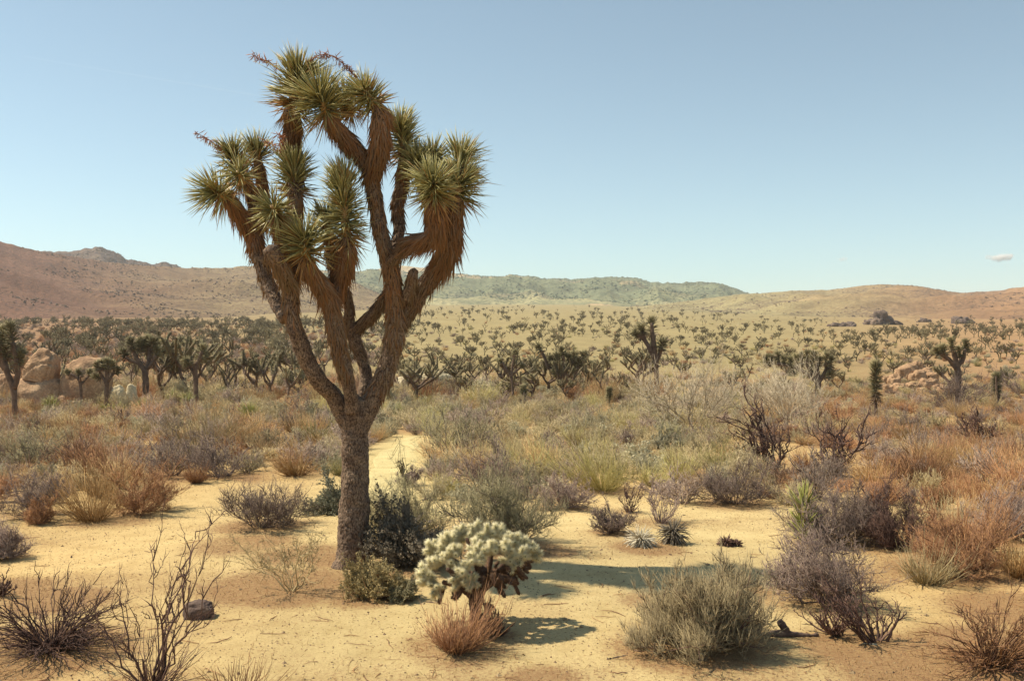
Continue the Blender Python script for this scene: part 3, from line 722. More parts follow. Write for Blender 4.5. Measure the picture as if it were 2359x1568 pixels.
def stalk(mb, pts, r0, side_n, seed=0):
    path = resample([(*p, r0) for p in pts], .03); n = len(path)
    path[:, 3] = np.linspace(r0, r0*.3, n); limb(mb, path, 5)
    k = rng.integers(int(n*.15), n, side_n); p = path[k, :3]
    d = nrm(rng.normal(0, 1, (side_n, 3))+np.array([0, 0, -.3])); ts = np.array([0, .5, 1.])
    L = rng.uniform(.04, .12, side_n)
    P = p[:, None]+d[:, None]*(L[:, None]*ts)[..., None]
    add_tubes(mb, P, np.array([.003, .006, .007])[None]*np.ones((side_n, 1)), 3)
STALK = plant_mat('dried_flower_stalk', (.30, .12, .07), (.48, .22, .12), (.40, .2, .12), objvar=.05)

lap('-- the big joshua tree')
# ------------------------------------------------------------------ the big joshua tree
TY = float(TREE_P[1])
MP = mpp(TY)
def W(px, py, dz=0.0, r=None):
    p = at(px, py, TY+dz*2.0)
    return (p[0], p[1], p[2], r*MP) if r is not None else (p[0], p[1], p[2])
big = thing('joshua_tree', 'large joshua tree with a thick bare trunk and spiky leafy heads, left of centre', 'joshua tree', TREE_P)
bl = np.array(TREE_P)
def finish(mb, name, mat, parent, smooth=True):
    mb.v = [a-bl.astype(np.float32) for a in mb.v]
    return link(name, mb.mesh(name, mat, smooth), parent)
tr = MB()
tp = resample([W(811, 1330, 0, 62), W(811, 1306, 0, 49), W(813, 1280, 0, 39), W(815, 1215, 0, 36), W(817, 1140, 0, 33), W(818, 1060, 0, 31), W(817, 1000, 0, 31), W(815, 960, 0, 33), W(820, 925, 0.02, 30)], .012)
limb(tr, tp, 110, .016, 'bark', 0)
finish(tr, 'trunk', BARK, big)
# name, skeleton points, thatch spec (start, end, density, grey), rough kind
LIMBS = {
 'A': ([(800, 975, 0, 30), (770, 915, -.05, 26.5), (737, 880, -.12, 25), (708, 830, -.16, 24), (684, 772, -.2, 23), (672, 721, -.2, 22), (668, 655, -.2, 24), (666, 604, -.15, 25), (672, 545, -.1, 24), (679, 480, -.05, 22), (679, 420, 0, 20)],
       [(.42, .62, 500, .7), (.60, .95, 1500, .15)]),
 'A1': ([(660, 735, -.2, 20), (640, 705, -.1, 20), (618, 655, 0, 20), (600, 600, .05, 21), (587, 553, .1, 21), (575, 522, .1, 22), (556, 498, .05, 22), (536, 470, 0, 20), (520, 446, -.05, 18)],
        [(.3, .62, 500, .75), (.60, .98, 1900, .05)]),
 'A1b': ([(585, 548, .1, 18), (590, 500, .15, 17), (580, 450, .15, 16), (560, 410, .12, 15), (542, 385, .1, 14)], [(0, 1, 900, .15)]),
 'A1c': ([(600, 520, .2, 16), (608, 460, .3, 15), (600, 400, .3, 14), (594, 372, .3, 13)], [(0, 1, 900, .15)]),
 'A2': ([(662, 585, -.2, 20), (650, 550, -.28, 19), (640, 520, -.32, 18), (633, 495, -.36, 16)], [(0, .95, 1800, .1)]),
 'A3': ([(668, 650, -.3, 18), (648, 620, -.38, 21), (630, 590, -.42, 22), (622, 572, -.44, 20)], [(0, 1, 1500, .55)]),
 'R11': ([(679, 440, .05, 19), (678, 385, .1, 20), (673, 339, .1, 22), (675, 290, .08, 23), (670, 255, .05, 20)], [(.15, 1, 1700, .12)]),
 'B': ([(812, 945, -.08, 24), (806, 900, -.14, 19), (793, 850, -.18, 21), (781, 800, -.2, 23), (771, 755, -.2, 24), (762, 705, -.2, 23), (748, 668, -.22, 22), (728, 640, -.25, 21), (708, 612, -.28, 20), (702, 590, -.3, 17)],
       [(.25, .72, 900, .6), (.68, .97, 2200, .02)]),
 'B2': ([(762, 700, -.15, 20), (776, 655, -.1, 22), (791, 620, -.1, 25), (798, 585, -.1, 24), (798, 550, -.1, 20)], [(.1, .98, 2000, .02)]),
 'C': ([(840, 930, .15, 24), (842, 860, .2, 19), (824, 800, .2, 18), (805, 748, .2, 17), (803, 700, .2, 15), (782, 645, .2, 16), (765, 600, .2, 17), (757, 550, .2, 15)], [(.3, .95, 600, .8)]),
 'C2': ([(812, 765, .2, 16), (835, 745, .2, 18), (860, 722, .18, 18), (880, 695, .15, 17), (892, 672, .1, 14)], [(.1, .9, 900, .7)]),
 'D': ([(824, 1000, .0, 28), (838, 958, .01, 31), (862, 912, .03, 31), (884, 865, .04, 30), (897, 825, .05, 28), (908, 775, .05, 29), (908, 720, .04, 26), (906, 655, .02, 24), (898, 612, 0, 24), (884, 568, 0, 23), (873, 515, 0, 22), (862, 450, 0, 21), (853, 400, 0, 22), (842, 372, 0, 21)],
       [(.12, .38, 500, .75), (.35, .64, 1400, .35), (.62, .98, 700, .55)]),
 'D1': ([(846, 385, 0, 20), (828, 357, -.02, 23), (809, 335, -.04, 23), (790, 310, -.06, 21), (770, 288, -.08, 20), (755, 262, -.1, 17)], [(.1, .55, 700, .5), (.45, .98, 2200, .02)]),
 'D2': ([(852, 405, 0, 20), (866, 372, -.04, 22), (874, 335, -.06, 24), (876, 297, -.06, 25), (876, 262, -.05, 23), (862, 244, -.05, 16)], [(.05, .98, 1900, .12)]),
 'E3': ([(896, 600, .08, 22), (908, 572, .12, 18), (920, 533, .15, 18), (915, 480, .18, 18), (924, 430, .2, 19), (931, 385, .2, 20), (935, 350, .2, 15)], [(.0, .5, 350, .8), (.45, .95, 1300, .3)]),
 'F': ([(903, 605, -.02, 22), (925, 578, -.1, 19), (948, 556, -.15, 18), (972, 552, -.18, 18), (995, 545, -.2, 22), (1005, 515, -.2, 26), (1000, 480, -.22, 24), (1000, 452, -.24, 18)], [(.0, .35, 500, .7), (.35, .98, 2600, .05)]),
 'G': ([(905, 780, .08, 24), (920, 745, .1, 25), (942, 712, .1, 25), (972, 668, .08, 25), (1003, 627, .05, 26), (1028, 588, .02, 28), (1040, 550, 0, 28), (1040, 510, 0, 28), (1046, 475, 0, 24), (1052, 450, 0, 18)], [(.1, .62, 900, .55), (.55, .98, 2600, .05)]),
 'G3': ([(1046, 500, .1, 18), (1054, 450, .14, 16), (1058, 400, .16, 15)], [(0, 1, 800, .2)]),
 'G4': ([(1005, 500, .1, 18), (985, 450, .15, 17), (972, 410, .18, 15)], [(0, 1, 900, .2)]),
 'stub': ([(935, 690, .02, 15), (944, 660, 0, 15), (950, 635, -.02, 15), (953, 622, -.02, 13)], [(0, 1, 500, .95)]),
}
# limb -> rosettes (base px, tip px, leaf length px, leaves)
ROS = {
 'A': [((679, 452, 0), (679, 385, 0), 66, 620, 105, 28)],
 'A1': [((522, 452, -.05), (490, 442, -.12), 70, 430, 112, 30)],
 'A1b': [((548, 385, .08), (533, 352, .05), 58, 420, 108, 30), ((560, 420, -.15), (548, 398, -.22), 58, 170, 120, 60)],
 'A1c': [((594, 380, .3), (591, 348, .3), 60, 340, 110, 20)],
 'A2': [((640, 500, -.32), (628, 478, -.42), 70, 420, 112, 40)],
 'A3': [],
 'R11': [((668, 254, .03), (690, 172, 0), 72, 900, 118, 40)],
 'B': [((706, 596, -.3), (700, 548, -.36), 66, 520, 110, 35)],
 'B2': [((799, 562, -.1), (789, 430, -.14), 66, 900, 112, 25), ((792, 428, -.14), (789, 410, -.14), 72, 160, 60, 10)],
 'C': [((762, 560, .2), (752, 500, .15), 60, 420, 112, 35)],
 'D1': [((757, 268, -.1), (735, 225, -.16), 76, 640, 120, 35)],
 'D2': [((866, 246, -.05), (834, 206, -.14), 66, 560, 115, 35), ((815, 262, .1), (790, 232, .08), 56, 330, 125, 40)],
 'E3': [((936, 368, .2), (919, 290, .18), 56, 620, 112, 30)],
 'F': [((1003, 462, -.24), (996, 420, -.34), 66, 560, 115, 40)],
 'G': [((1052, 462, 0), (1058, 418, -.05), 64, 520, 115, 40)],
 'G3': [((1058, 415, .16), (1062, 358, .16), 78, 560, 105, 18)],
 'G4': [((974, 415, .18), (958, 372, .1), 62, 520, 118, 35), ((1000, 400, .3), (995, 360, .3), 55, 260, 118, 35)],
}
STK = {'R11': [[(640, 160), (618, 142), (600, 138), (581, 125)], [(705, 148), (730, 130), (745, 126), (765, 128)]],
       'D2': [[(826, 188), (808, 165), (790, 148), (772, 132)]],
       'A1b': [[(520, 355), (498, 335), (478, 320), (452, 306)]],
       'A1c': [[(655, 362), (640, 345), (628, 335), (612, 326)], [(650, 350), (645, 330), (655, 320), (640, 310)]],
       'F': [[(1018, 440), (1026, 425), (1032, 415), (1040, 404)]]}
for key, (pts, ths) in LIMBS.items():
    path = resample([W(p[0], p[1], p[2], p[3]*(.80 if key in ('G', 'B2', 'D2', 'R11') else (.66+.2*i/len(pts) if key == 'F' else .74))) for i, p in enumerate(pts)], .016)
    mb = MB(); thk = key in ('R11', 'D2', 'F', 'B2', 'A3', 'stub', 'G3', 'G4', 'A1b', 'A1c', 'A2')
    limb(mb, path, 56 if key in 'ABCDG' else 40, .012 if thk else .015, 'thatch' if thk else 'bark', 3)
    br = finish(mb, 'branch', BARK, big)
    tb = MB()
    for (a, b_, dens, grey) in ths:
        thatch(tb, path, dens*.6, .23 if grey < .3 else .16, grey=grey, t0=a, t1=b_, flare=.09 if grey < .3 else .08)
    if tb.n: finish(tb, 'dead_leaf_thatch', THATCH, br)['kind'] = 'stuff'
    for (b0, b1, L, n, t0, t1) in ROS.get(key, []):
        rb = MB()
        p0 = W(b0[0], b0[1], b0[2]); p1 = W(b1[0], b1[1], b1[2])
        L = L*MP
        vf = rng.uniform(.90, 1.30); rosette(rb, p0, p1, L*vf, int(n*rng.uniform(.42, .72)), w=.0084, th0=t0+rng.uniform(-10, 12), th1=t1, core=.06, jitter=.11, curl=rng.uniform(.02, .16), dead_lo=rng.uniform(.25, .6), kink=.16)
        sk = resample([(*p0, .06), (*p1, .05)], .02)
        limb(rb, sk, 8, ex=.7)
        thatch(rb, np.vstack([resample([(*(np.array(p0)-(np.array(p1)-np.array(p0))*.25), .085), (*p0, .07)], .02)]), 800, .22, grey=.6, w=.006, flare=.4)
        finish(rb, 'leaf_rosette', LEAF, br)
    for k, st in enumerate(STK.get(key, [])):
        sb_ = MB(); stalk(sb_, [W(x, y, -.05*k) for x, y in st], .009, 70); finish(sb_, 'flower_stalk', STALK, br)

lap('--------- mid-distance')
# ------------------------------------------------------------------ mid-distance joshua trees
def mid_tree(label, base, limbs, ros, leaf_px, nl=90, name='joshua_tree', trunk_dead=0.5, group=None, cat='joshua tree', lw=.020, th=(112, 30)):
    g0 = gnd(*base); Y0 = g0[1]; m = mpp(Y0)
    t = thing(name, label, cat, g0, group)
    leaf_px *= 1.38; nl = int(nl*1.3)
    def w(x, y, dz=0): return at(x, y, Y0+dz)
    mb = MB()
    for L in limbs:
        dz = rng.uniform(-.3, .3); n = len(L)
        pts = []
        for i, (x, y, r) in enumerate(L):
            f = i/(n-1) if n > 1 else 0
            q = w(x, y, dz*f if L is not limbs[0] else 0); pts.append((*q, r*m*.78))
        pth = resample(pts, .12); limb(mb, pth, 9, .02, 'thatch')
    mb.v = [a-g0.astype(np.float32) for a in mb.v]
    link('trunk', mb.mesh('trunk', BARK_FAR), t)
    for (x0, y0, x1, y1) in ros:
        rb = MB(); dz = rng.uniform(-.25, .25)
        rosette(rb, w(x0, y0, dz), w(x1, y1, dz), leaf_px*m, nl, w=lw, K=2, core=.05, dead_lo=.3, th0=th[0], th1=th[1])
        a = w(x0, y0, dz); b_ = w(x1, y1, dz)
        limb(rb, resample([(*a, leaf_px*m*.18), (*b_, leaf_px*m*.1)], .1), 6, ex=.5)
        rb.v = [q-g0.astype(np.float32) for q in rb.v]
        link('leaf_rosette', rb.mesh('leaf_rosette', LEAF_FAR), t)
    return t
mid_tree('tall joshua tree with three leafy heads standing clear of the others right of centre', (1512, 905),
  [[(1512, 905, 7), (1512, 858, 7), (1508, 814, 8), (1503, 776, 7), (1501, 745, 5)], [(1506, 825, 7), (1495, 800, 7), (1480, 778, 6), (1470, 772, 5)], [(1511, 835, 6), (1519, 815, 6), (1523, 800, 5)], [(1486, 786, 5), (1480, 765, 5)]],
  [(1503, 778, 1500, 738), (1476, 776, 1464, 768), (1481, 772, 1478, 756), (1522, 808, 1525, 790)], 15, 130)
mid_tree('bushy joshua tree with one long arm reaching left, in the centre of the tree belt', (1303, 912),
  [[(1303, 912, 9), (1303, 896, 9), (1302, 872, 8), (1300, 850, 6)], [(1300, 888, 8), (1285, 868, 7), (1266, 850, 6), (1254, 825, 5), (1247, 810, 5)], [(1300, 870, 6), (1285, 850, 5), (1276, 838, 5)], [(1302, 860, 6), (1298, 835, 5), (1296, 820, 4)], [(1305, 880, 7), (1322, 860, 6), (1335, 842, 5), (1340, 828, 4)], [(1308, 872, 6), (1318, 845, 5), (1322, 828, 4)]],
  [(1247, 812, 1240, 798), (1276, 840, 1270, 826), (1296, 825, 1294, 806), (1340, 832, 1343, 816), (1322, 834, 1322, 816), (1310, 840, 1310, 822), (1286, 836, 1284, 818), (1332, 846, 1334, 832), (1286, 868, 1280, 856)], 13, 90)
mid_tree('thin sparse joshua tree with two bare forks left of the bushy one', (1183, 930),
  [[(1183, 930, 4), (1180, 895, 4), (1178, 865, 4), (1180, 842, 3.5), (1185, 818, 3)], [(1178, 870, 3.5), (1166, 850, 3.5), (1157, 835, 3)], [(1180, 862, 3), (1192, 852, 3), (1198, 846, 2.5)]],
  [(1185, 820, 1187, 810), (1157, 837, 1154, 830), (1198, 848, 1203, 842)], 8, 60)
mid_tree('dark joshua tree cut by the left edge, tallest at that side', (35, 966),
  [[(35, 966, 8), (33, 920, 8), (29, 890, 9), (16, 855, 9), (5, 820, 8), (2, 790, 7)], [(32, 895, 8), (40, 866, 8), (38, 830, 8), (30, 790, 7)], [(12, 850, 7), (-10, 820, 7), (-16, 800, 6)]],
  [(34, 810, 24, 752), (6, 800, 8, 762), (-14, 815, -18, 780), (40, 845, 48, 815), (18, 830, 14, 800)], 17, 190)
mid_tree('sturdy joshua tree with forked upper arms in the left tree belt', (335, 928),
  [[(335, 928, 10), (335, 890, 9), (333, 856, 9), (322, 836, 7), (310, 815, 6), (304, 800, 5)], [(333, 862, 8), (342, 835, 7), (344, 810, 6), (341, 795, 5)], [(338, 850, 6), (352, 835, 5), (358, 820, 4)], [(322, 838, 5), (300, 830, 5), (290, 822, 4)]],
  [(306, 808, 301, 786), (343, 805, 340, 780), (358, 824, 362, 808), (292, 824, 284, 812), (325, 812, 322, 792), (330, 800, 328, 786), (350, 800, 354, 784)], 14, 110)
mid_tree('single stemmed joshua tree with one tall tilted head right of the dense clump', (452, 940),
  [[(452, 940, 7), (451, 890, 7), (450, 853, 7), (458, 830, 6), (464, 810, 5)], [(452, 866, 5), (440, 850, 4), (434, 842, 4)]],
  [(456, 840, 468, 800), (435, 845, 430, 832)], 13, 170)
mid_tree('small joshua tree with a bent thin trunk in front of the big round boulder', (187, 936),
  [[(187, 936, 4), (187, 900, 4), (183, 876, 4), (172, 866, 4), (163, 860, 3)], [(184, 880, 3), (186, 866, 3)], [(186, 885, 3), (196, 876, 3), (204, 866, 3)]],
  [(166, 864, 156, 856), (184, 868, 182, 856), (204, 866, 208, 855)], 10, 80)
mid_tree('joshua tree with a bushy top just right of the big round boulder', (245, 950),
  [[(245, 950, 6), (245, 910, 6), (247, 873, 6), (247, 850, 5)], [(246, 885, 5), (234, 865, 4), (228, 850, 4)], [(247, 880, 5), (260, 862, 4), (264, 848, 4)]],
  [(228, 854, 223, 838), (238, 850, 236, 834), (247, 855, 247, 832), (258, 852, 260, 836), (266, 862, 272, 850), (232, 872, 220, 866)], 11, 90)
mid_tree('many armed joshua tree with raised heads near the right edge', (2206, 940),
  [[(2206, 940, 9), (2206, 890, 9), (2205, 850, 9), (2200, 825, 7), (2193, 800, 6)], [(2204, 850, 8), (2190, 832, 7), (2174, 820, 6), (2162, 812, 5)], [(2204, 845, 7), (2218, 828, 6), (2222, 805, 5)], [(2182, 828, 5), (2175, 812, 5)]],
  [(2196, 812, 2190, 784), (2165, 814, 2156, 806), (2221, 815, 2224, 788), (2177, 818, 2170, 800), (2210, 824, 2208, 806)], 12, 110)
mid_tree('broad dark joshua tree with a crowd of heads behind the airy bushes at right', (1884, 912),
  [[(1884, 912, 9), (1884, 885, 9), (1882, 862, 8), (1880, 838, 6)], [(1882, 880, 7), (1860, 862, 6), (1840, 850, 6), (1815, 842, 5), (1790, 838, 5)], [(1880, 870, 6), (1862, 848, 5), (1855, 832, 5)], [(1886, 880, 6), (1900, 855, 5), (1906, 832, 5)], [(1838, 852, 5), (1832, 835, 4)]],
  [(1768, 842, 1764, 824), (1780, 840, 1776, 822), (1795, 838, 1791, 816), (1808, 842, 1806, 826), (1822, 846, 1820, 828), (1836, 846, 1834, 822), (1848, 846, 1846, 818), (1860, 842, 1858, 812), (1872, 838, 1873, 816), (1885, 844, 1887, 826), (1900, 842, 1904, 818), (1910, 850, 1914, 826), (1826, 860, 1822, 846), (1870, 862, 1866, 848), (1905, 872, 1912, 858)], 12, 90)
for lab, base, c0, c1, c2, lp in [
   ('slim young joshua tree leafy to the waist, taller of the two unbranched ones at right', (2017, 984), (2017, 950, 5), (2017, 925), (2017, 842), 17),
   ('slim young unbranched joshua tree near the right edge', (2296, 934), (2296, 920, 4), (2295, 915), (2294, 866), 13),
   ('short leafy pillar of a young joshua tree left of the bushy one in the centre', (1205, 930), (1205, 925, 4), (1205, 918), (1205, 893), 9),
   ('short leafy pillar of a young joshua tree right of the bushy one in the centre', (1404, 946), (1404, 935, 4), (1404, 930), (1403, 897), 8)]:
    mid_tree(lab, base, [[(base[0], base[1], c0[2]), c0, (c1[0], c1[1], c0[2]), (c2[0], c2[1], c0[2]*.7)]], [(c1[0], c1[1], c2[0], c2[1])], lp, 420, 'young_joshua_tree', lw=.016, th=(122, 25))

def gn_scatter(name, meshes, pts, label, cat):
    """pts list of (variant, p, (sx,sy,sz), rz)"""
    hidden = bpy.data.collections.new(name+'_sources')
    srcs = []
    for k, me in enumerate(meshes):
        o = bpy.data.objects.new('source_%02d' % k, me); hidden.objects.link(o); srcs.append(o)
    m = bpy.data.meshes.new(name)
    m.from_pydata([tuple(float(a) for a in p[1]) for p in pts], [], [])
    a = m.attributes.new('vi', 'INT', 'POINT'); a.data.foreach_set('value', np.array([p[0] for p in pts], np.int32))
    a = m.attributes.new('sc', 'FLOAT_VECTOR', 'POINT'); a.data.foreach_set('vector', np.array([p[2] for p in pts], np.float32).ravel())
    a = m.attributes.new('ro', 'FLOAT_VECTOR', 'POINT'); a.data.foreach_set('vector', np.array([(0, 0, p[3]) for p in pts], np.float32).ravel())
    o = link(name, m)
    ng = bpy.data.node_groups.new(name, 'GeometryNodeTree')
    ng.interface.new_socket('Geometry', in_out='INPUT', socket_type='NodeSocketGeometry'); ng.interface.new_socket('Geometry', in_out='OUTPUT', socket_type='NodeSocketGeometry')
    N = ng.nodes; L = ng.links
    gi = N.new('NodeGroupInput'); go = N.new('NodeGroupOutput')
    ci = N.new('GeometryNodeCollectionInfo'); ci.inputs['Collection'].default_value = hidden; ci.inputs['Separate Children'].default_value = True; ci.inputs['Reset Children'].default_value = True
    ip = N.new('GeometryNodeInstanceOnPoints'); ip.inputs['Pick Instance'].default_value = True
    def att(nm, ty):
        n = N.new('GeometryNodeInputNamedAttribute'); n.data_type = ty; n.inputs[0].default_value = nm; return n.outputs['Attribute']
    L.new(gi.outputs[0], ip.inputs['Points']); L.new(ci.outputs[0], ip.inputs['Instance'])
    L.new(att('vi', 'INT'), ip.inputs['Instance Index']); L.new(att('sc', 'FLOAT_VECTOR'), ip.inputs['Scale'])
    e2r = N.new('FunctionNodeEulerToRotation'); L.new(att('ro', 'FLOAT_VECTOR'), e2r.inputs[0]); L.new(e2r.outputs[0], ip.inputs['Rotation'])
    L.new(ip.outputs[0], go.inputs[0])
    md = o.modifiers.new('scatter', 'NODES'); md.node_group = ng
    return tag(o, label, cat, kind='stuff')
# pools for the belt and the plain
def random_tree(Hh, seed, nl, lw, K, sides, sep=True, spread=.9, levels=2, leafL=.32, mainn=3, upb=.25):
    r = np.random.default_rng(seed)
    limbs = []; tips = []
    th = Hh*r.uniform(.14, .40)
    top = np.array([r.normal(0, .08), r.normal(0, .08), th])
    limbs.append([(0, 0, -.1, Hh*.042), (top[0]*.4, top[1]*.4, th*.5, Hh*.036), (*top, Hh*.034)])
    def rec(p, d, ln, rr, lev):
        q = p+d*ln*.5+np.array([0, 0, .0]); d2 = nrm(d+np.array([0, 0, upb])+r.normal(0, .28, 3)); e = q+d2*ln*.5
        limbs.append([(*p, rr), (*q, rr*.85), (*e, rr*.75)])
        if lev == 0: tips.append((e, d2)); return
        for k in range(r.integers(2, 4)):
            a = r.random()*6.28
            dd = nrm(d2*.55+np.array([math.cos(a), math.sin(a), .35])*spread*.75)
            rec(e, dd, ln*r.uniform(.55, .85), rr*.75, lev-1)
    a0 = r.random()*6.28; m = r.integers(mainn, mainn+2)
    for k in range(m):
        a = a0+k*2*PI/m+r.normal(0, .3)
        d = nrm(np.array([math.cos(a)*spread, math.sin(a)*spread, .8]))
        rec(top*r.uniform(.75, 1.0), d, Hh*r.uniform(.17, .30), Hh*.027, levels)
    tb = MB(); cb = MB()
    for L in limbs: limb(tb, resample(L, Hh*.12), sides, cap=False)
    for e, d in tips:
        ln = Hh*r.uniform(.08, .22)
        rosette(cb, e-d*ln*.9, e+d*ln*.8, leafL*Hh/3.2, int(nl*(.8+ln*1.2)), w=lw, K=K, core=.03, dead_lo=.3, th0=115, th1=35)
        limb(cb, np.array([[*(e-d*ln*.6), Hh*.022], [*(e+d*ln), Hh*.015]]), 4, cap=False, ex=.4)
    return tb, cb
BELT = []
for k in range(14):
    tb, cb = random_tree(3.2, 500+k, 40, .020, 1, 6, levels=2 if k % 4 else 1, spread=[.9, 1.2, 1.5][k % 3], leafL=.24, upb=[.35, .6, .2][(k+1) % 3], mainn=2+k % 3)
    BELT.append((tb.mesh('trunk', BARK_FAR), cb.mesh('crown', LEAF_FAR)))
FARV = []
for k in range(10):
    tb, cb = random_tree(3.2, 700+k, 15, .035, 1, 4, levels=2 if k % 3 else 1, spread=[1.3, 1.0, 1.6][k % 3], leafL=.26, upb=.3, mainn=2+k % 3)
    mb = MB()
    off = 0
    me = cb
    tb.v += [a for a in cb.v]; tb.c += cb.c; tb.q += [q+tb.n for q in cb.q]; tb.t += [q+tb.n for q in cb.t]; tb.n += cb.n
    FARV.append(tb)
FARM = [t.mesh('joshua_tree', LEAF_FAR) for t in FARV]
n_belt = 0
placed = []
def ok_place(p, dmin):
    for q in placed:
        if abs(q[0]-p[0]) < dmin and abs(q[1]-p[1]) < dmin*1.6: return False
    placed.append(p); return True
PLACES = [(110, 'left of the boulders'), (300, 'around the largest boulder'), (460, 'near the forked tree at left'), (640, 'left of the big trunk'), (760, 'just left of the big tree limbs'), (960, 'behind the big tree limbs'), (1120, 'right of the big trunk'), (1240, 'around the thin sparse tree'),
          (1480, 'around the bushy centre tree'), (1740, 'around the three headed tree'), (1960, 'near the broad dark tree'), (2150, 'near the slim young tree'), (9999, 'at the right edge')]
def region(px): return [q for e, q in PLACES if px < e][0]
ORD = ['first', 'second', 'third', 'fourth', 'fifth', 'sixth', 'seventh', 'eighth', 'ninth', 'tenth', 'eleventh', 'twelfth', 'thirteenth', 'fourteenth', 'fifteenth', 'sixteenth', 'seventeenth', 'eighteenth', 'nineteenth', 'twentieth']
def label_rows(items, what):
    """items: (px, distance, object, base label, place). Splits alike things into rows by distance and names them from the left."""
    groups = {}
    for it in items: groups.setdefault((it[3], it[4]), []).append(it)
    for (base, place), L in groups.items():
        L.sort(key=lambda i: i[1])
        nrow = 1 if len(L) <= 4 else (2 if len(L) <= 12 else 3)
        names = {1: [''], 2: ['front row', 'back row'], 3: ['front row', 'middle row', 'back row']}[nrow]
        per = -(-len(L)//nrow)
        for r_ in range(nrow):
            row = sorted(L[r_*per:(r_+1)*per], key=lambda i: i[0])
            for k, it in enumerate(row):
                lab = base
                if names[r_]: lab += ', '+names[r_]
                if len(row) > 1: lab += ', '+(ORD[min(k, 19)]+' from left' if k else 'leftmost')
                it[2]['label'] = lab+', '+place
belt_pts = []
def belt_rows(n, x0, x1, y0, y1, h0, h1, dmin):
    c = 0
    PX = rng.uniform(x0, x1, n*12); PY = rng.uniform(y0, y1, n*12)
    for px, py, p in zip(PX, PY, gndv(PX, PY)):
        if c >= n: break
        if abs(px-215) < 75 and py > 905: continue
        if not ok_place(p, dmin): continue
        belt_pts.append((px, p, rng.uniform(h0, h1))); c += 1
belt_rows(8, 360, 440, 905, 928, 3.6, 4.6, 1.4)
belt_rows(9, 470, 735, 898, 925, 2.3, 3.4, 1.5)
belt_rows(7, 20, 330, 892, 915, 2.4, 3.8, 2.0)
belt_rows(22, 940, 1470, 900, 932, 1.2, 2.9, 1.5)
belt_rows(2, 1000, 1070, 918, 930, 3.3, 3.7, 1.6)
belt_rows(13, 20, 760, 868, 896, 1.6, 3.4, 2.0)
belt_rows(20, 880, 1480, 868, 898, 1.8, 3.0, 2.2)
belt_rows(9, 1480, 2400, 880, 915, 1.5, 2.3, 2.2)
belt_rows(26, -50, 880, 838, 868, 1.4, 3.2, 3.0)
belt_rows(30, 880, 2420, 838, 870, 1.2, 2.3, 3.0)
blab = []
for px, p, h in belt_pts:
    tm, cm = BELT[rng.integers(0, len(BELT))]
    s = h/3.2
    bn = 'tall joshua tree' if h > 3.2 else ('low bushy joshua tree' if h < 2.2 else 'joshua tree')
    t = thing('joshua_tree', bn, 'joshua tree', p, 'joshua trees of the valley belt'); blab.append((px, p[1], t, bn, region(px)))
    t.rotation_euler = (rng.normal(0, .07), rng.normal(0, .07), rng.uniform(0, 6.28)); t.scale = (s*rng.uniform(.8, 1.05),)*2+(s*rng.uniform(.95, 1.1),)
    link('trunk', tm, t); link('crown', cm, t)
lap('# plain: small far')
label_rows(blab, 0)
# plain: small far ones (a hundred as things, the rest one mass)
far = []
def scatter_far(n, x0, x1, y0, y1, h0, h1, clump=0.0):
    PX = rng.uniform(x0, x1, n*8); PY = y1-(y1-y0)*rng.random(n*8)**.9
    f = fbm(np.stack([PX/90., PY/14., 0*PX], 1), 3, 44) > clump-.3 if clump else PX > -1e9
    PX = PX[f][:n]; PY = PY[f][:n]
    for px, py, p in zip(PX, PY, gndv(PX, PY)): far.append((px, py, p, rng.uniform(h0, h1)))
scatter_far(90, -50, 900, 800, 840, 1.3, 3.0, .1)
scatter_far(300, -50, 900, 762, 802, 1.4, 3.3, .15)
scatter_far(400, -50, 800, 742, 764, 1.8, 4.0, .1)
scatter_far(120, 880, 2420, 798, 840, 1.2, 2.3)
scatter_far(230, 880, 2420, 765, 800, 1.2, 2.4, .2)
scatter_far(260, 930, 2420, 735, 768, 1.6, 3.0, .2)
scatter_far(170, 900, 1700, 706, 735, 2.0, 4.0)
scatter_far(90, 2000, 2420, 752, 790, 2.0, 3.4, .2)
far.sort(key=lambda f: f[2][1]/f[3])
flab = []
for px, py, p, h in far[:90]:
    o = link('joshua_tree', FARM[rng.integers(0, 10)], None, p); s = h/3.2
    o.rotation_euler = (0, 0, rng.uniform(0, 6.28)); o.scale = (s*.9, s*.9, s)
    tag(o, 'small distant joshua tree', 'joshua tree', 'distant joshua trees on the open plain'); flab.append((px, p[1], o, 'small distant joshua tree', region(px)))
label_rows(flab, 0)
gn_scatter('joshua_tree_woodland', FARM, [(int(rng.integers(0, 10)), p, (h/3.2*.9, h/3.2*.9, h/3.2), rng.uniform(0, 6.28)) for px, py, p, h in far[90:]],
           'mass of tiny joshua trees spread over the far plain', 'woodland')
lap('------------- boulders')
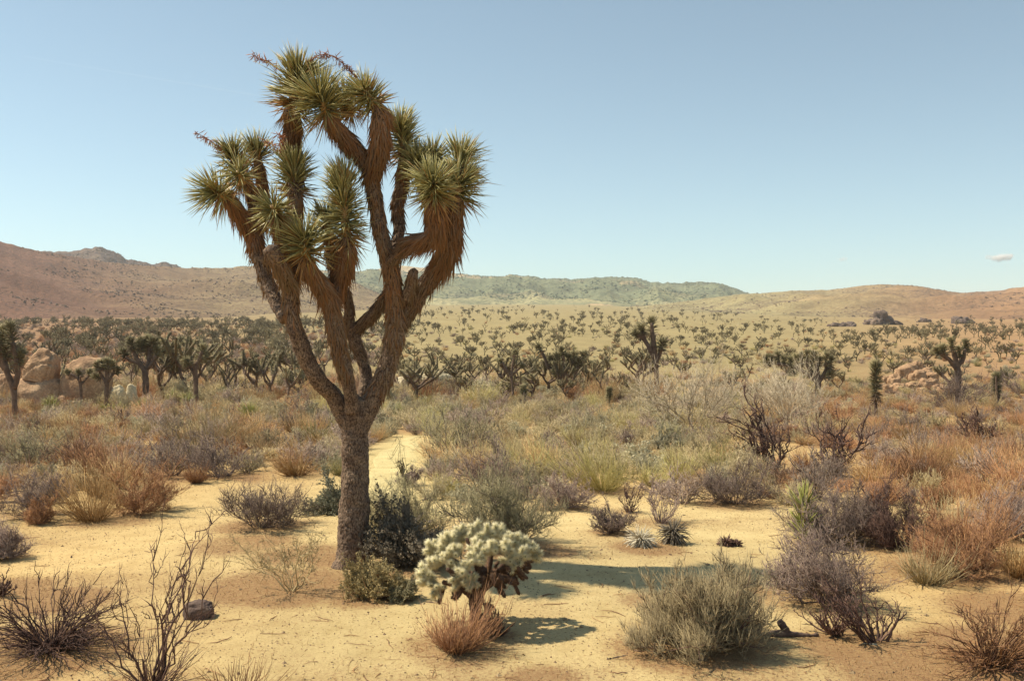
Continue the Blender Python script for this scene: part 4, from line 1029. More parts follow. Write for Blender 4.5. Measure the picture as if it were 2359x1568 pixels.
# ------------------------------------------------------------------ boulders
def boulder_mesh(name, sx, sy, sz, seed, mat, sub=5, rough=.16, power=1.0, cut=.35, crack=0):
    bm = bmesh.new(); bmesh.ops.create_icosphere(bm, subdivisions=sub, radius=1.0)
    v = np.array([q.co[:] for q in bm.verts])
    d = 1+rough*fbm(v*1.3+seed, 4, seed)+rough*.25*fbm(v*6+seed, 3, seed+2)
    v = np.sign(v)*np.abs(v)**power*d[:, None]
    for k in range(crack):
        nn = nrm(np.random.default_rng(seed+k).normal(0, 1, 3)); off = (np.random.default_rng(seed+k+7).random()-.5)*.5
        dd = np.abs(v@nn-off+.06*vnoise(v*4+seed, seed)); v = v*(1-.09*np.exp(-(dd/.045)**2))[:, None]
    v[:, 2] = np.maximum(v[:, 2], -cut)
    v = v*np.array([sx, sy, sz])
    for q, c in zip(bm.verts, v): q.co = c
    me = bpy.data.meshes.new(name); bm.to_mesh(me); bm.free()
    me.polygons.foreach_set('use_smooth', np.full(len(me.polygons), True))
    me.materials.append(mat); return me
def boulder(px, py, w, h, label, seed, mat=GRANITE, dz=0, name='boulder', power=.95, crack=1, group=None, cat='boulder', tilt=0, sub=5, rough=.16, Y=None):
    p = gnd(px, py) if Y is None else at(px, py, Y)
    m = mpp(p[1]); W_ = w*m/2; Hh = h*m
    me = boulder_mesh(name, W_, W_*.85, Hh/1.3, seed, mat, sub=sub, power=power, crack=crack, rough=rough)
    o = link(name, me, None, (p[0], p[1]+W_*.5, p[2]+Hh*.23+dz)); o.rotation_euler = (0, tilt, 0)
    return tag(o, label, cat, group)
boulder(190, 932, 118, 110, 'largest tan granite boulder in the left tree belt, rounded with a flat cut face', 3, crack=2, power=.85, rough=.10)
boulder(78, 934, 112, 72, 'wide dark fronted granite boulder beneath the upper one at the left', 8, crack=0, rough=.12)
_p = gnd(92, 940)
boulder(88, 876, 72, 66, 'tan granite boulder resting on top of the wide boulder at the left', 14, crack=2, power=.8, tilt=.15, rough=.14, Y=_p[1]+1.6)
boulder(52, 868, 36, 50, 'narrow upright granite boulder leaning on the upper boulder at the left', 15, crack=0, Y=_p[1]+2.4)
boulder(8, 930, 60, 75, 'granite boulder cut by the left edge behind the dark joshua tree', 21)
boulder(272, 934, 36, 45, 'small pointed pale boulder right of the largest boulder, left of two', 31, GRANITE_PALE, crack=0, tilt=-.15)
boulder(298, 934, 28, 46, 'small pointed pale boulder right of the largest boulder, right of two', 33, GRANITE_PALE, crack=0)
boulder(139, 936, 26, 24, 'small round boulder at the foot of the largest boulder', 35, crack=0)
boulder(168, 938, 36, 14, 'low flat stone at the foot of the largest boulder', 37, crack=0)
boulder(940, 898, 72, 34, 'pale smooth boulder just right of the big trunk behind the tree belt', 41, GRANITE_PALE, crack=0)
boulder(1000, 892, 90, 36, 'long pale sloping boulder right of the smooth one behind the tree belt', 43, GRANITE_PALE, crack=0, tilt=-.12)
boulder(455, 1424, 64, 36, 'dark rough stone lying on the open sand at lower left', 51, DARKROCK, name='stone', cat='stone', crack=1, power=.75, rough=.18)
# rubble heap at right
hr = np.random.default_rng(5)
k = 0; rlab = []
for (px, py, w, h) in [(2063, 884, 30, 22), (2090, 870, 34, 26), (2118, 876, 36, 24), (2140, 890, 34, 20), (2078, 902, 32, 18), (2105, 898, 30, 18), (2050, 900, 26, 16), (2128, 908, 30, 16), (2152, 876, 26, 18), (2100, 856, 24, 18), (2120, 852, 26, 20), (2075, 862, 20, 14), (2040, 880, 18, 14), (2085, 915, 26, 14), (2165, 900, 22, 14), (2138, 862, 20, 14), (2060, 914, 24, 12)]:
    boulder(px, py, w*1.05, h, 'pale boulder in the rubble heap right of the slim young tree', 60+k, GRANITE, crack=2, power=.72, rough=.30, group='boulders of the rubble heap', sub=4, Y=gnd(2100, 905)[1]+(905-py)*.10); k += 1; rlab.append((px, -py, bpy.context.scene.collection.objects[-1], 'rubble heap boulder', 'right of the slim young tree'))
label_rows(rlab, 0)
# rock outcrops on the right hill
def outcrop(px, py, w, h, label, seed, n=9):
    front = gnd(px, py); m = mpp(front[1]); r = np.random.default_rng(seed)
    t = thing('rock_outcrop', label, 'rock outcrop', front)
    for k in range(n):
        fx = r.uniform(-.5, .5); hh = h*m*(1-abs(fx)*1.5)*r.uniform(.6, 1); ww = w*m*r.uniform(.16, .3)
        me = boulder_mesh('rock', ww, ww, hh*.8, seed+k, FARROCK, sub=4, rough=.45, power=.75, cut=.5, crack=1)
        o = link('rock', me, t, (fx*w*m, r.uniform(-1, 1)*ww, hh*.1)); o.rotation_euler = (r.normal(0, .2), r.normal(0, .2), r.uniform(0, 6))
outcrop(2032, 748, 62, 34, 'largest dark pointed rock outcrop on the slope at right', 801, 12)
outcrop(1938, 752, 44, 18, 'low dark rock outcrop left of the largest one on the slope', 820, 8)
outcrop(2215, 745, 44, 24, 'dark rock outcrop right of the largest one on the slope', 840, 9)
outcrop(2128, 742, 26, 14, 'small dark rock outcrop between the two larger ones on the slope', 860, 6)

# ------------------------------------------------------------------ yuccas and dead tufts
def yucca(px, py, w, h, label, mat=YUCCA, n=170, name='yucca', cat='yucca', th=(95, 15), curl=.25, wd=None, group=None):
    p = gnd(px, py); m = mpp(p[1]); mb = MB()
    L = w*m*.5
    hh = max(h*m-L, .05)
    rosette(mb, (0, 0, .02), (0, 0, hh), L, n, w=wd or max(.010, .55*m), K=3, core=.05, th0=th[0], th1=th[1], curl=curl, dead_lo=.2)
    o = link(name, mb.mesh(name, mat), None, p)
    return tag(o, label, cat, group)
yucca(1850, 1262, 120, 165, 'bright yellow green yucca rising out of the grey shrubs at right', n=95, th=(58, 5), curl=.06, wd=.014)
yucca(575, 974, 90, 62, 'dark spiky yucca in the scrub left of the big trunk', n=200)
yucca(920, 962, 62, 40, 'low green yucca just right of the big trunk, larger of two', n=170)
yucca(978, 966, 52, 30, 'low green yucca right of the larger one by the path', n=150)
yucca(118, 952, 70, 50, 'spiky yucca below the boulders at the left', n=160)
yucca(268, 958, 80, 44, 'bushy yucca below the two small pale boulders', n=170)
yucca(330, 945, 56, 36, 'dark yucca at the foot of the sturdy forked joshua tree', n=140)
yucca(432, 945, 60, 50, 'dark yucca left of the single stemmed tilted joshua tree', n=150)
yucca(400, 935, 60, 44, 'dark yucca in front of the dense joshua clump', n=150)
yucca(510, 925, 60, 44, 'round yucca between the tilted joshua tree and the dark spiky yucca', n=150)
yucca(232, 955, 48, 34, 'small reddish yucca at the foot of the bushy topped joshua tree', n=120)
PALE = PM['pale']
yucca(1476, 1256, 92, 62, 'bleached white dead yucca tuft, left of two', PALE, 230, 'dead_yucca', 'dead yucca', th=(130, 60), curl=.9, wd=.008)
yucca(1550, 1250, 92, 74, 'greyish dead yucca tuft, right of two', plant_mat('grey_dead_leaves', (.16, .135, .10), (.42, .37, .28), (.30, .25, .19)), 240, 'dead_yucca', 'dead yucca', th=(130, 60), curl=.9, wd=.009)
yucca(1672, 1256, 44, 32, 'small dark dead clump right of the two dead yucca tufts', PM['dark'], 150, 'dead_clump', 'dead clump', th=(120, 50), curl=.7, wd=.010)
yucca(1697, 1257, 26, 20, 'tiny dark dead clump beside the small one', PM['dark'], 90, 'dead_clump', 'dead clump', th=(120, 50), curl=.7, wd=.010)

lap('--------------- shrubs')
# ------------------------------------------------------------------ shrubs
def grow(P, n, t0, t1, L, spread, up, K, wob=.06, keep=.35):
    N, K1, _ = P.shape
    idx = np.repeat(np.arange(N), n); t = rng.uniform(t0, t1, len(idx))*(K1-1)
    k = np.minimum(t.astype(int), K1-2); f = (t-k)[:, None]
    p = P[idx, k]*(1-f)+P[idx, k+1]*f; T = nrm(P[idx, k+1]-P[idx, k])
    d = nrm(T*keep+rng.normal(0, spread, p.shape)+np.array([0, 0, up]))
    ln = L*rng.uniform(.5, 1.25, len(idx))
    ts = np.linspace(0, 1, K+1)
    Q = p[:, None]+d[:, None]*(ln[:, None]*ts)[..., None]
    Q[..., 2] += (ln[:, None]*ts**2)*up*.4
    w = np.cumsum(rng.normal(0, 1, Q.shape)*np.array([1, 1, .7]), axis=1)*wob*ln[:, None, None]
    w -= w[:, :1]
    return Q+w
def stems(N, w, h, thmax, K, frac=.6, curve=0.0, baser=.08, wob=.05, thmin=0, lmin=.7):
    th = np.radians(thmin+(thmax-thmin)*np.sqrt(rng.random(N))); ph = rng.random(N)*6.283
    d = np.stack([np.sin(th)*np.cos(ph), np.sin(th)*np.sin(ph), np.cos(th)], 1)
    L = 1/np.sqrt((np.sin(th)/(w/2))**2+(np.cos(th)/h)**2)*frac*rng.uniform(lmin, 1.15, N)
    ts = np.linspace(0, 1, K+1)
    b = np.stack([np.cos(ph), np.sin(ph), 0*ph], 1)*(baser*w*rng.random(N))[:, None]
    P = b[:, None]+d[:, None]*(L[:, None]*ts)[..., None]
    P[..., 2] += curve*L[:, None]*(ts-ts**2)*2*np.sin(th)[:, None]
    w_ = np.cumsum(rng.normal(0, 1, P.shape), axis=1)*wob*L[:, None, None]/math.sqrt(K); w_ -= w_[:, :1]
    P = P+w_
    return P
def tw(mb, P, r0, r1, rnd=None, ex=None):
    P[..., 2] = np.maximum(P[..., 2], .004+.01*rng.random(P.shape[:2]))
    K1 = P.shape[1]
    R = np.linspace(r0, r1, K1)[None]*rng.uniform(.75, 1.25, (len(P), 1))
    add_tubes(mb, P, R, 3, rnd, ex)
def leaves(mb, P, n, s, up=.3):
    N = len(P)*n
    idx = np.repeat(np.arange(len(P)), n); t = rng.uniform(.2, 1, N)[:, None]
    p = P[idx, 0]*(1-t)+P[idx, -1]*t+rng.normal(0, s*.5, (N, 3))
    p[:, 2] = np.maximum(p[:, 2], .01)
    a = nrm(rng.normal(0, 1, (N, 3))+np.array([0, 0, up])); b = nrm(np.cross(a, rng.normal(0, 1, (N, 3))))
    sz = s*rng.uniform(.6, 1.3, N)[:, None]
    nn = np.cross(a, b)*sz*.25
    V = np.stack([p-a*sz, p+b*sz*.45+nn, p+a*sz, p-b*sz*.45+nn], 1).reshape(-1, 3)
    I = np.arange(N)*4
    T = np.concatenate([np.stack([I, I+1, I+2], 1), np.stack([I, I+2, I+3], 1)])
    mb.add(V, None, T, np.repeat(np.stack([rng.random(N), rng.random(N)*.6+.4, 0*t[:, 0]], 1), 4, 0))
def shrub(kind, w, h, q=1.0, tr_=1.0):
    s, t = shrub0(kind, w, h, q, tr_)
    kx, ky = rng.normal(0, .16, 2); ph = rng.random()*6.28
    for mb in (s, t):
        for i, v in enumerate(mb.v):
            v = v.astype(np.float64); a = np.arctan2(v[:, 1], v[:, 0])
            f = 1+.13*np.sin(a+ph)+.09*np.sin(3*a+2*ph)+.06*vnoise(v*4/max(w, .3)+ph, 5)
            zf = 1+.16*np.sin(a*1.0+ph*2+1)+.10*np.sin(2*a+ph)
            z = v[:, 2]; v = np.stack([v[:, 0]*f+kx*z, v[:, 1]*f+ky*z, z*zf], 1); mb.v[i] = v.astype(np.float32)
    return s, t
def shrub0(kind, w, h, q=1.0, tr_=1.0):
    """returns stems MB, twigs MB"""
    s = MB(); t = MB(); m = max(w, h)
    if kind in ('wiry', 'leafy', 'big'):
        n0 = int((26 if kind != 'big' else 40)*q)+6
        P0 = stems(n0, w, h, 82 if kind != 'wiry' else 74, 4, .72, .1, .10, .12)
        tw(s, P0, .0075*tr_, .004*tr_)
        P1 = grow(P0, int(7*q)+2, .2, 1, m*.17, .45, .25, 3, .12, .8); tw(s, P1, .0045*tr_, .003*tr_)
        P2 = grow(P1, int(5*q)+2, .15, 1, m*.11, .55, .3, 2, .14, .7); tw(t, P2, .0032*tr_, .0022*tr_)
        if kind != 'leafy':
            P3 = grow(P2, 3 if q > .8 else 2, .2, 1, m*.07, .6, .35, 1, .0, .6)
            if kind == 'big': tw(t, grow(P2, 3, .3, 1, m*.085, .35, .6, 1, .0, .8), .0030, .0018)
            tw(t, P3, .0026*tr_, .0018*tr_)
        else:
            leaves(t, P2, 9 if q > .8 else 4, m*.018*max(1, tr_*.8))
    elif kind == 'grass':
        P0 = stems(int(420*q), w, h, 60, 3, 1.0, -.06, .17, .07, lmin=.3); tw(t, P0, .0030*tr_, .0012*tr_)
        P1 = grow(P0, 1 if q < .8 else 2, .45, 1, m*.16, .3, .4, 2, .1, .9); tw(t, P1, .0022*tr_, .0012*tr_)
        P2 = stems(int(24*q)+4, w, h, 70, 3, .7, 0, .16, .08); tw(s, P2, .006*tr_, .003*tr_)
    elif kind == 'arch':
        P0 = stems(90, w, h, 86, 7, 1.0, .34, .10, .07, 10); tw(s, P0, .0075, .0028)
        P1 = grow(P0, 4, .25, 1, m*.15, .28, .2, 3, .1, .9); tw(s, P1, .0042, .002)
        P2 = grow(P0, 5, .4, 1, m*.08, .5, .2, 2, .12, .7); tw(t, P2, .003, .0016)
        P3 = stems(260, w*.8, h*.35, 88, 3, .9, .1, .2, .15); tw(t, P3, .0035, .002)
    elif kind == 'tall':
        P0 = stems(13, w*1.1, h, 36, 8, .95, 0, .06, .10); tw(s, P0, .011*m/1.3, .003)
        P1 = grow(P0, 5, .3, .95, m*.22, .28, .25, 5, .07, .9); tw(s, P1, .0055, .002)
        P2 = grow(P1, 4, .3, 1, m*.08, .4, .3, 3, .1, .7); tw(t, P2, .0032, .0016)
        P3 = stems(60, w, h*.4, 60, 4, .9, 0, .12, .1); tw(t, P3, .004, .002)
    elif kind == 'sprout':
        P0 = stems(70, w, h, 48, 4, 1.0, 0, .35, .08); tw(t, P0, .003, .0014); tw(s, stems(8, w, h*1.2, 60, 4, 1, 0, .3, .05), .005, .002)
    elif kind == 'lean':
        P0 = stems(14, w, h, 60, 7, .95, .15, .05, .08); lean = (np.linspace(0, 1, 8)**1.5)
        P0[..., 0] -= lean[None]*w*.18; tw(s, P0, .0065, .003)
        P1 = grow(P0, 6, .35, 1, m*.2, .35, .15, 4, .1, .8); tw(s, P1, .0035, .0018)
        P2 = grow(P1, 6, .2, 1, m*.07, .6, .1, 2, .15, .6); tw(t, P2, .0022, .0014)
        P3 = grow(P2, 2, .2, 1, m*.04, .6, .1, 1, .0, .6); tw(t, P3, .0024, .0013)
    elif kind == 'bare':
        P0 = stems(30, w, h, 52, 6, .9, .05, .2, .09); tw(s, P0, .011, .0045)
        P1 = grow(P0, 4, .25, 1, m*.2, .35, .25, 4, .09, .9); tw(s, P1, .0055, .003)
        P2 = grow(P1, 3, .2, 1, m*.09, .5, .25, 2, .12, .7); tw(t, P2, .0035, .002)
    elif kind == 'tree':
        P0 = stems(9, w, h*.62, 48, 6, .95, 0, .05, .14); tw(s, P0, .034*m/1.6, .02*m/1.6)
        P1 = grow(P0, 4, .35, 1, m*.28, .42, .3, 5, .10, .8); tw(s, P1, .017*m/1.6, .009)
        P2 = grow(P1, 5, .2, 1, m*.15, .5, .3, 3, .12, .7); tw(s, P2, .008, .005)
        P3 = grow(P2, 4, .2, 1, m*.07, .6, .2, 1, .0, .6); tw(t, P3, .006, .0035)
    elif kind == 'airy':
        P0 = stems(16, w, h, 66, 6, .75, .05, .08, .10); tw(s, P0, .022, .010)
        P1 = grow(P0, 7, .25, 1, m*.22, .38, .3, 4, .09, .9); tw(s, P1, .010, .006)
        P2 = grow(P1, 6, .2, 1, m*.12, .45, .3, 3, .1, .8); tw(t, P2, .0065, .004)
        P3 = grow(P2, 3, .2, 1, m*.06, .5, .3, 1, .0, .7); tw(t, P3, .0055, .003)
    return s, t
CATS = {'bare_shrub': 'bare shrub', 'grass_tuft': 'dry grass', 'dry_shrub': 'shrub', 'green_shrub': 'green shrub', 'leafy_shrub': 'leafy shrub', 'dead_bush': 'dead bush', 'airy_bush': 'bush'}
for h, p in zip(H, HP):
    px, py, w, hh, kind, mat, label, nm = h
    m = mpp(p[1]); d = p[1]
    q = 1.0 if d < 14 else (.85 if d < 20 else .7)
    kx = 1.0 if kind == 'big' else (1.2 if kind in ('wiry', 'grass', 'leafy') else 1.08)
    s, t = shrub(kind, w*m*kx, hh*m*(kx*.96), q if kind != 'airy' else 1, max(1.0, d/16.0))
    root = thing(nm, label, CATS[nm], p)
    if s.n: link('stems', s.mesh('stems', PM[mat] if mat not in ('olive', 'sage', 'ochre', 'bigolive') else PM['dark' if mat == 'bigolive' else ('purple' if mat != 'ochre' else 'red')]), root)  # bigolive gets darker stems, painting in the shade inside that shrub
    if t.n: o = link('twigs' if kind not in ('leafy', 'grass') else ('foliage' if kind == 'leafy' else 'blades'), t.mesh('twigs', PM[mat]), root); o['kind'] = 'stuff'

lap('# mid scrub: variants')
# mid scrub: variants shared by many
VAR = {}
for mat, kinds in {'purple': ('wiry', 'wiry', 'wiry'), 'red': ('wiry', 'grass'), 'orange': ('grass', 'grass'), 'tan': ('grass', 'wiry'), 'olive': ('wiry', 'wiry', 'wiry'), 'yellow': ('grass', 'grass'), 'sage': ('leafy', 'wiry'), 'dark': ('wiry',)}.items():
    VAR[mat] = []
    for kd in kinds:
        s, t = shrub(kd, 1.2, .62 if kd != 'grass' else .75, .5, 1.7)
        mb = MB(); mb.v = s.v+t.v; mb.c = s.c+t.c; mb.q = s.q+[x+s.n for x in t.q]; mb.t = [x for x in s.t]+[x+s.n for x in t.t]; mb.n = s.n+t.n
        VAR[mat].append((mb.mesh('shrub', PM['m_'+mat]), kd))
occ = [(p[0], p[1], max(.3, h[2]*mpp(p[1])*.36)) for h, p in zip(H, HP)]
occ.append((TREE_P[0], TREE_P[1], .5))
occ = [tuple(o) for o in occ]
cands = []
LAB = {'purple': 'purple grey twiggy shrub', 'red': 'reddish brown twiggy shrub', 'orange': 'rusty orange dry grass clump', 'tan': 'pale tan dry grass clump', 'olive': 'olive grey twiggy shrub', 'yellow': 'yellow green grass clump', 'sage': 'grey green bushy shrub', 'dark': 'dark twiggy shrub'}
SREG = [(230, 'at far left'), (520, 'left of the purple pair'), (860, 'left of the big trunk'), (1110, 'right of the path'), (1300, 'left of the yellow green clump'), (1560, 'right of the yellow green clump'), (1830, 'below the airy bushes'), (2100, 'around the gnarled dead bushes'), (9999, 'at far right')]
slab = []
oa = np.zeros((0, 3)); occl = list(occ)
tries = 0
mid = []
_PX = rng.uniform(-120, 2480, 9000); _PY = np.where(rng.random(9000) < .06, rng.uniform(1190, 1345, 9000), 932+(1198-932)*rng.random(9000)**1.25); _PP = gndv(_PX, _PY)
occA = np.zeros((4000, 3)); occA[:len(occl)] = occl; nocc = len(occl)
for px, py, p in zip(_PX, _PY, _PP):
    if len(mid) >= 1150: break
    if py > 1185 and not (px > 2060): continue
    if py > 1100 and 390 < px < 800: continue
    if py > 1165 and px < 560: continue
    if py > 1168 and px < 1900: continue
    if py > 1215 and rng.random() < .35: continue
    x, y = p[0], p[1]
    size = rng.uniform(.7, 1.35)*(1+.15*(y > 30))
    if path_dist(np.array([x]), np.array([y]))[0] < size*.35+.15: continue
    bad = False
    for (a, b_, rx, ry) in SW:
        if ((x-a)/(rx+size*.3))**2+((y-b_)/(ry+size*.3))**2 < 1: bad = True; break
    if bad: continue
    dd = occA[:nocc]; r2 = np.hypot(dd[:, 0]-x, dd[:, 1]-y)
    if (r2 < (dd[:, 2]+size*.40)).any(): continue
    occA[nocc] = (x, y, size*.30); nocc += 1
    left = px < 700; right = px > 1750
    if left: pm = rng.choice(['purple', 'red', 'orange', 'tan', 'olive', 'sage', 'dark'], p=[.24, .18, .20, .16, .12, .06, .04])
    elif right: pm = rng.choice(['purple', 'red', 'orange', 'tan', 'olive', 'dark'], p=[.22, .30, .24, .10, .08, .06])
    else: pm = rng.choice(['purple', 'olive', 'tan', 'yellow', 'sage', 'orange'], p=[.20, .26, .20, .14, .14, .06])
    mid.append((px, p, size, pm))
mid.sort(key=lambda m_: m_[1][1]/m_[2])
bulk = {}
for i, (px, p, size, pm) in enumerate(mid):
    me, kd = VAR[pm][rng.integers(0, len(VAR[pm]))]
    sc_ = size/1.2; zs = sc_*rng.uniform(.75, 1.2); rz = rng.uniform(0, 6.28)
    if i < 240:
        reg = [s for a, s in SREG if px < a][0]
        o = link('grass_tuft' if kd == 'grass' else 'dry_shrub', me, None, p)
        o.scale = (sc_, sc_, zs); o.rotation_euler = (0, 0, rz)
        lab = LAB[pm] if not (kd == 'grass' and pm in ('red',)) else 'reddish brown grass clump'
        if pm == 'tan' and kd == 'wiry': lab = 'pale tan wiry shrub'
        if pm == 'sage' and kd == 'wiry': lab = 'grey green wiry shrub'
        tag(o, lab, 'dry grass' if kd == 'grass' else 'shrub', lab+'s of the mid scrub'); slab.append((px, p[1], o, lab, reg))
    else:
        bulk.setdefault((pm, kd, me.name), []).append((p, sc_, zs, rz))
lap(' the rest of the scrub')
label_rows(slab, 0)
# the rest of the scrub, further off: one mass, placed with geometry nodes
allm = []; pts = []
for (pm, kd, mn), lst in bulk.items():
    allm.append(bpy.data.meshes[mn]); vi = len(allm)-1
    for p, sc_, zs, rz in lst: pts.append((vi, p, (sc_, sc_, zs), rz))
# scrub under and beyond the tree belt
_k = np.arange(1500); _PX = rng.uniform(-120, 2480, 1500); _PY = np.where(_k % 3 > 0, rng.uniform(800, 934, 1500), rng.uniform(880, 934, 1500))
for p in gndv(_PX, _PY):
    s_ = rng.uniform(.5, 1.1)
    pts.append((int(rng.integers(0, len(allm))), p, (s_, s_, s_*rng.uniform(.7, 1.1)), rng.uniform(0, 6.28)))
_k = [i for i, (key, l) in enumerate(bulk.items()) if key[0] in ('purple', 'dark', 'red')]
for p in gndv(rng.uniform(-120, 900, 1300), 842-102*rng.random(1300)**.8):
    s_ = rng.uniform(.8, 1.7); pts.append((int(rng.choice(_k)), p, (s_, s_, s_*rng.uniform(.8, 1.3)), rng.uniform(0, 6.28)))
for p in gndv(rng.uniform(880, 2480, 700), 842-130*rng.random(700)):
    s_ = rng.uniform(.5, 1.2); pts.append((int(rng.integers(0, len(allm))), p, (s_, s_, s_*rng.uniform(.8, 1.2)), rng.uniform(0, 6.28)))
for p in gndv(rng.uniform(-120, 1480, 170), rng.uniform(893, 936, 170)):
    s_ = rng.uniform(1.1, 2.1); pts.append((int(rng.integers(0, len(allm))), p, (s_, s_, s_*rng.uniform(.8, 1.25)), rng.uniform(0, 6.28)))
gn_scatter('desert_scrub', allm, pts, 'low dry scrub carpeting the ground under and beyond the joshua tree belt', 'scrub')

lap('---------- small grass')
# ------------------------------------------------------------------ small grass and litter on the near ground (uncountable)
lm = MB()
N = 22000
px = rng.uniform(-150, 2500, N*2); d_ = rng.uniform(7.5, 26, N*2)
xx = (px-CX)/F*d_; yy = d_
lv = litter_val(xx, yy); keep = rng.random(N*2) < (lv**1.3*.9+.035)
xx = xx[keep][:N]; yy = yy[keep][:N]; n = len(xx)
zz = zt(xx, yy)
a = rng.uniform(0, 6.28, n); L = rng.uniform(.008, .036, n); dirs = np.stack([np.cos(a), np.sin(a), rng.normal(.05, .25, n)], 1)
P0 = np.stack([xx, yy, zz+.004], 1)
P = P0[:, None]+dirs[:, None]*(L[:, None]*np.array([-.5, .1, .5]))[..., None]; P[..., 2] = np.maximum(P[..., 2], zz[:, None]+.002)
add_tubes(lm, P, rng.uniform(.0012, .0034, n)[:, None]*np.array([.7, 1, .5]), 3)
N = 420; px = rng.uniform(-100, 2460, N); d_ = 7.6+17*rng.random(N)**1.5; xx = (px-CX)/F*d_; yy = d_; zz = zt(xx, yy); a = rng.uniform(0, 6.28, N); L = rng.uniform(.06, .34, N)
ts = np.linspace(-.5, .5, 6); dirs = np.stack([np.cos(a), np.sin(a), 0*a], 1); side = np.stack([-np.sin(a), np.cos(a), 0*a], 1)
P = np.stack([xx, yy, zz+.006], 1)[:, None]+dirs[:, None]*(L[:, None]*ts)[..., None]+side[:, None]*(L[:, None]*(rng.normal(0, .35, (N, 1))*ts**2+rng.normal(0, .02, (N, 6))))[..., None]
P[..., 2] = zt(P[..., 0].ravel(), P[..., 1].ravel()).reshape(N, 6)+rng.uniform(.003, .014, (N, 6))
add_tubes(lm, P, rng.uniform(.0018, .0055, N)[:, None]*np.array([.7, 1, 1, .9, .7, .5]), 3)
o = lm.obj('ground_litter', PM['red']); tag(o, 'brown twig and leaf litter scattered on the sand', 'litter', kind='stuff')
pm_ = MB(); N = 14000
px = rng.uniform(-150, 2500, N); d_ = rng.uniform(7.5, 24, N); xx = (px-CX)/F*d_; yy = d_; zz = zt(xx, yy)
octv = np.array([[1, 0, 0], [0, 1, 0], [-1, 0, 0], [0, -1, 0], [0, 0, 1.]]); ot = np.array([[0, 1, 4], [1, 2, 4], [2, 3, 4], [3, 0, 4]])
s = rng.uniform(.004, .013, N)*(1+(rng.random(N) < .03)*1.2)
V = np.stack([xx, yy, zz], 1)[:, None]+(octv[None]+rng.normal(0, .25, (N, 5, 3)))*s[:, None, None]*np.array([1, 1, .8])
pm_.add(V.reshape(-1, 3), None, (np.arange(N)[:, None, None]*5+ot[None]).reshape(-1, 3), np.repeat(np.stack([rng.random(N), rng.random(N), 0*s], 1), 5, 0))
o = pm_.obj('pebbles', plant_mat('pebble', (.34, .22, .12), (.55, .42, .24), (.20, .13, .09)), smooth=False); tag(o, 'small pebbles and crumbs of soil on the sand', 'pebbles', kind='stuff')
# thin short dry grass on litter patches
gm = MB(); N = 7000
px = rng.uniform(-100, 2460, N*3); d_ = rng.uniform(8, 26, N*3); xx = (px-CX)/F*d_; yy = d_
lv = litter_val(xx, yy); kp = rng.random(N*3) < lv**1.8*.7
xx = xx[kp][:N]; yy = yy[kp][:N]; n = len(xx); zz = zt(xx, yy)
d = nrm(rng.normal(0, .5, (n, 3))+np.array([0, 0, 1.])); L = rng.uniform(.02, .09, n)
P = np.stack([xx, yy, zz], 1)[:, None]+d[:, None]*(L[:, None]*np.array([0, .5, 1]))[..., None]
add_tubes(gm, P, np.array([.0022, .0018, .0008])[None]*np.ones((n, 1)), 3)
o = gm.obj('short_dry_grass', PM['orange']); tag(o, 'short dry grass stubble on the littered patches of ground', 'grass', kind='stuff')

# ------------------------------------------------------------------ dead wood
def log_(pts, rr, label, name, cat, mat, sides=14):
    g0 = gnd(*pts[0][0][:2]); Y0 = g0[1]; m = mpp(Y0)
    t = thing(name, label, cat, g0)
    for j, L in enumerate(pts):
        mb = MB(); q = []
        for (x, y, r) in L:
            w_ = at(x, y, Y0); q.append((w_[0], w_[1]-r*m, w_[2]+r*m*.9, r*m))
        limb(mb, resample(q, .02), sides, .012 if j < 9 else 0, 'thatch')
        mb.v = [a_-g0.astype(np.float32) for a_ in mb.v]
        link('trunk' if j == 0 else 'branch_stub', mb.mesh('wood', mat), t)
log_([[(1748, 1462, 4), (1775, 1463, 6), (1805, 1463, 7), (1840, 1465, 6), (1882, 1464, 5)], [(1812, 1462, 6), (1804, 1446, 6), (1792, 1431, 4)]], 0, 'dead log with one upright stub lying right of the biggest shrub', 'dead_log', 'log', DARKROCK)
log_([[(1984, 1482, 1.5), (1996, 1483, 3), (2010, 1486, 4), (2020, 1489, 2)]], 0, 'small bleached stick below the two dark bare shrubs', 'stick', 'stick', GRANITE_PALE)
log_([[(1398, 1517, 1), (1412, 1516, 2.5), (1430, 1512, 2.5), (1446, 1508, 1)]], 0, 'short brown stick on the sand near the bottom centre', 'stick', 'stick', DARKROCK)
log_([[(978, 1386, 1), (1000, 1388, 1.5), (1050, 1391, 1)]], 0, 'thin dark stick lying left of the cholla', 'stick', 'stick', DARKROCK)
log_([[(1730, 1283, 1), (1745, 1288, 2)]], 0, 'short twig right of the tiny dead clump', 'stick', 'stick', DARKROCK)

lap('--------------- cholla')
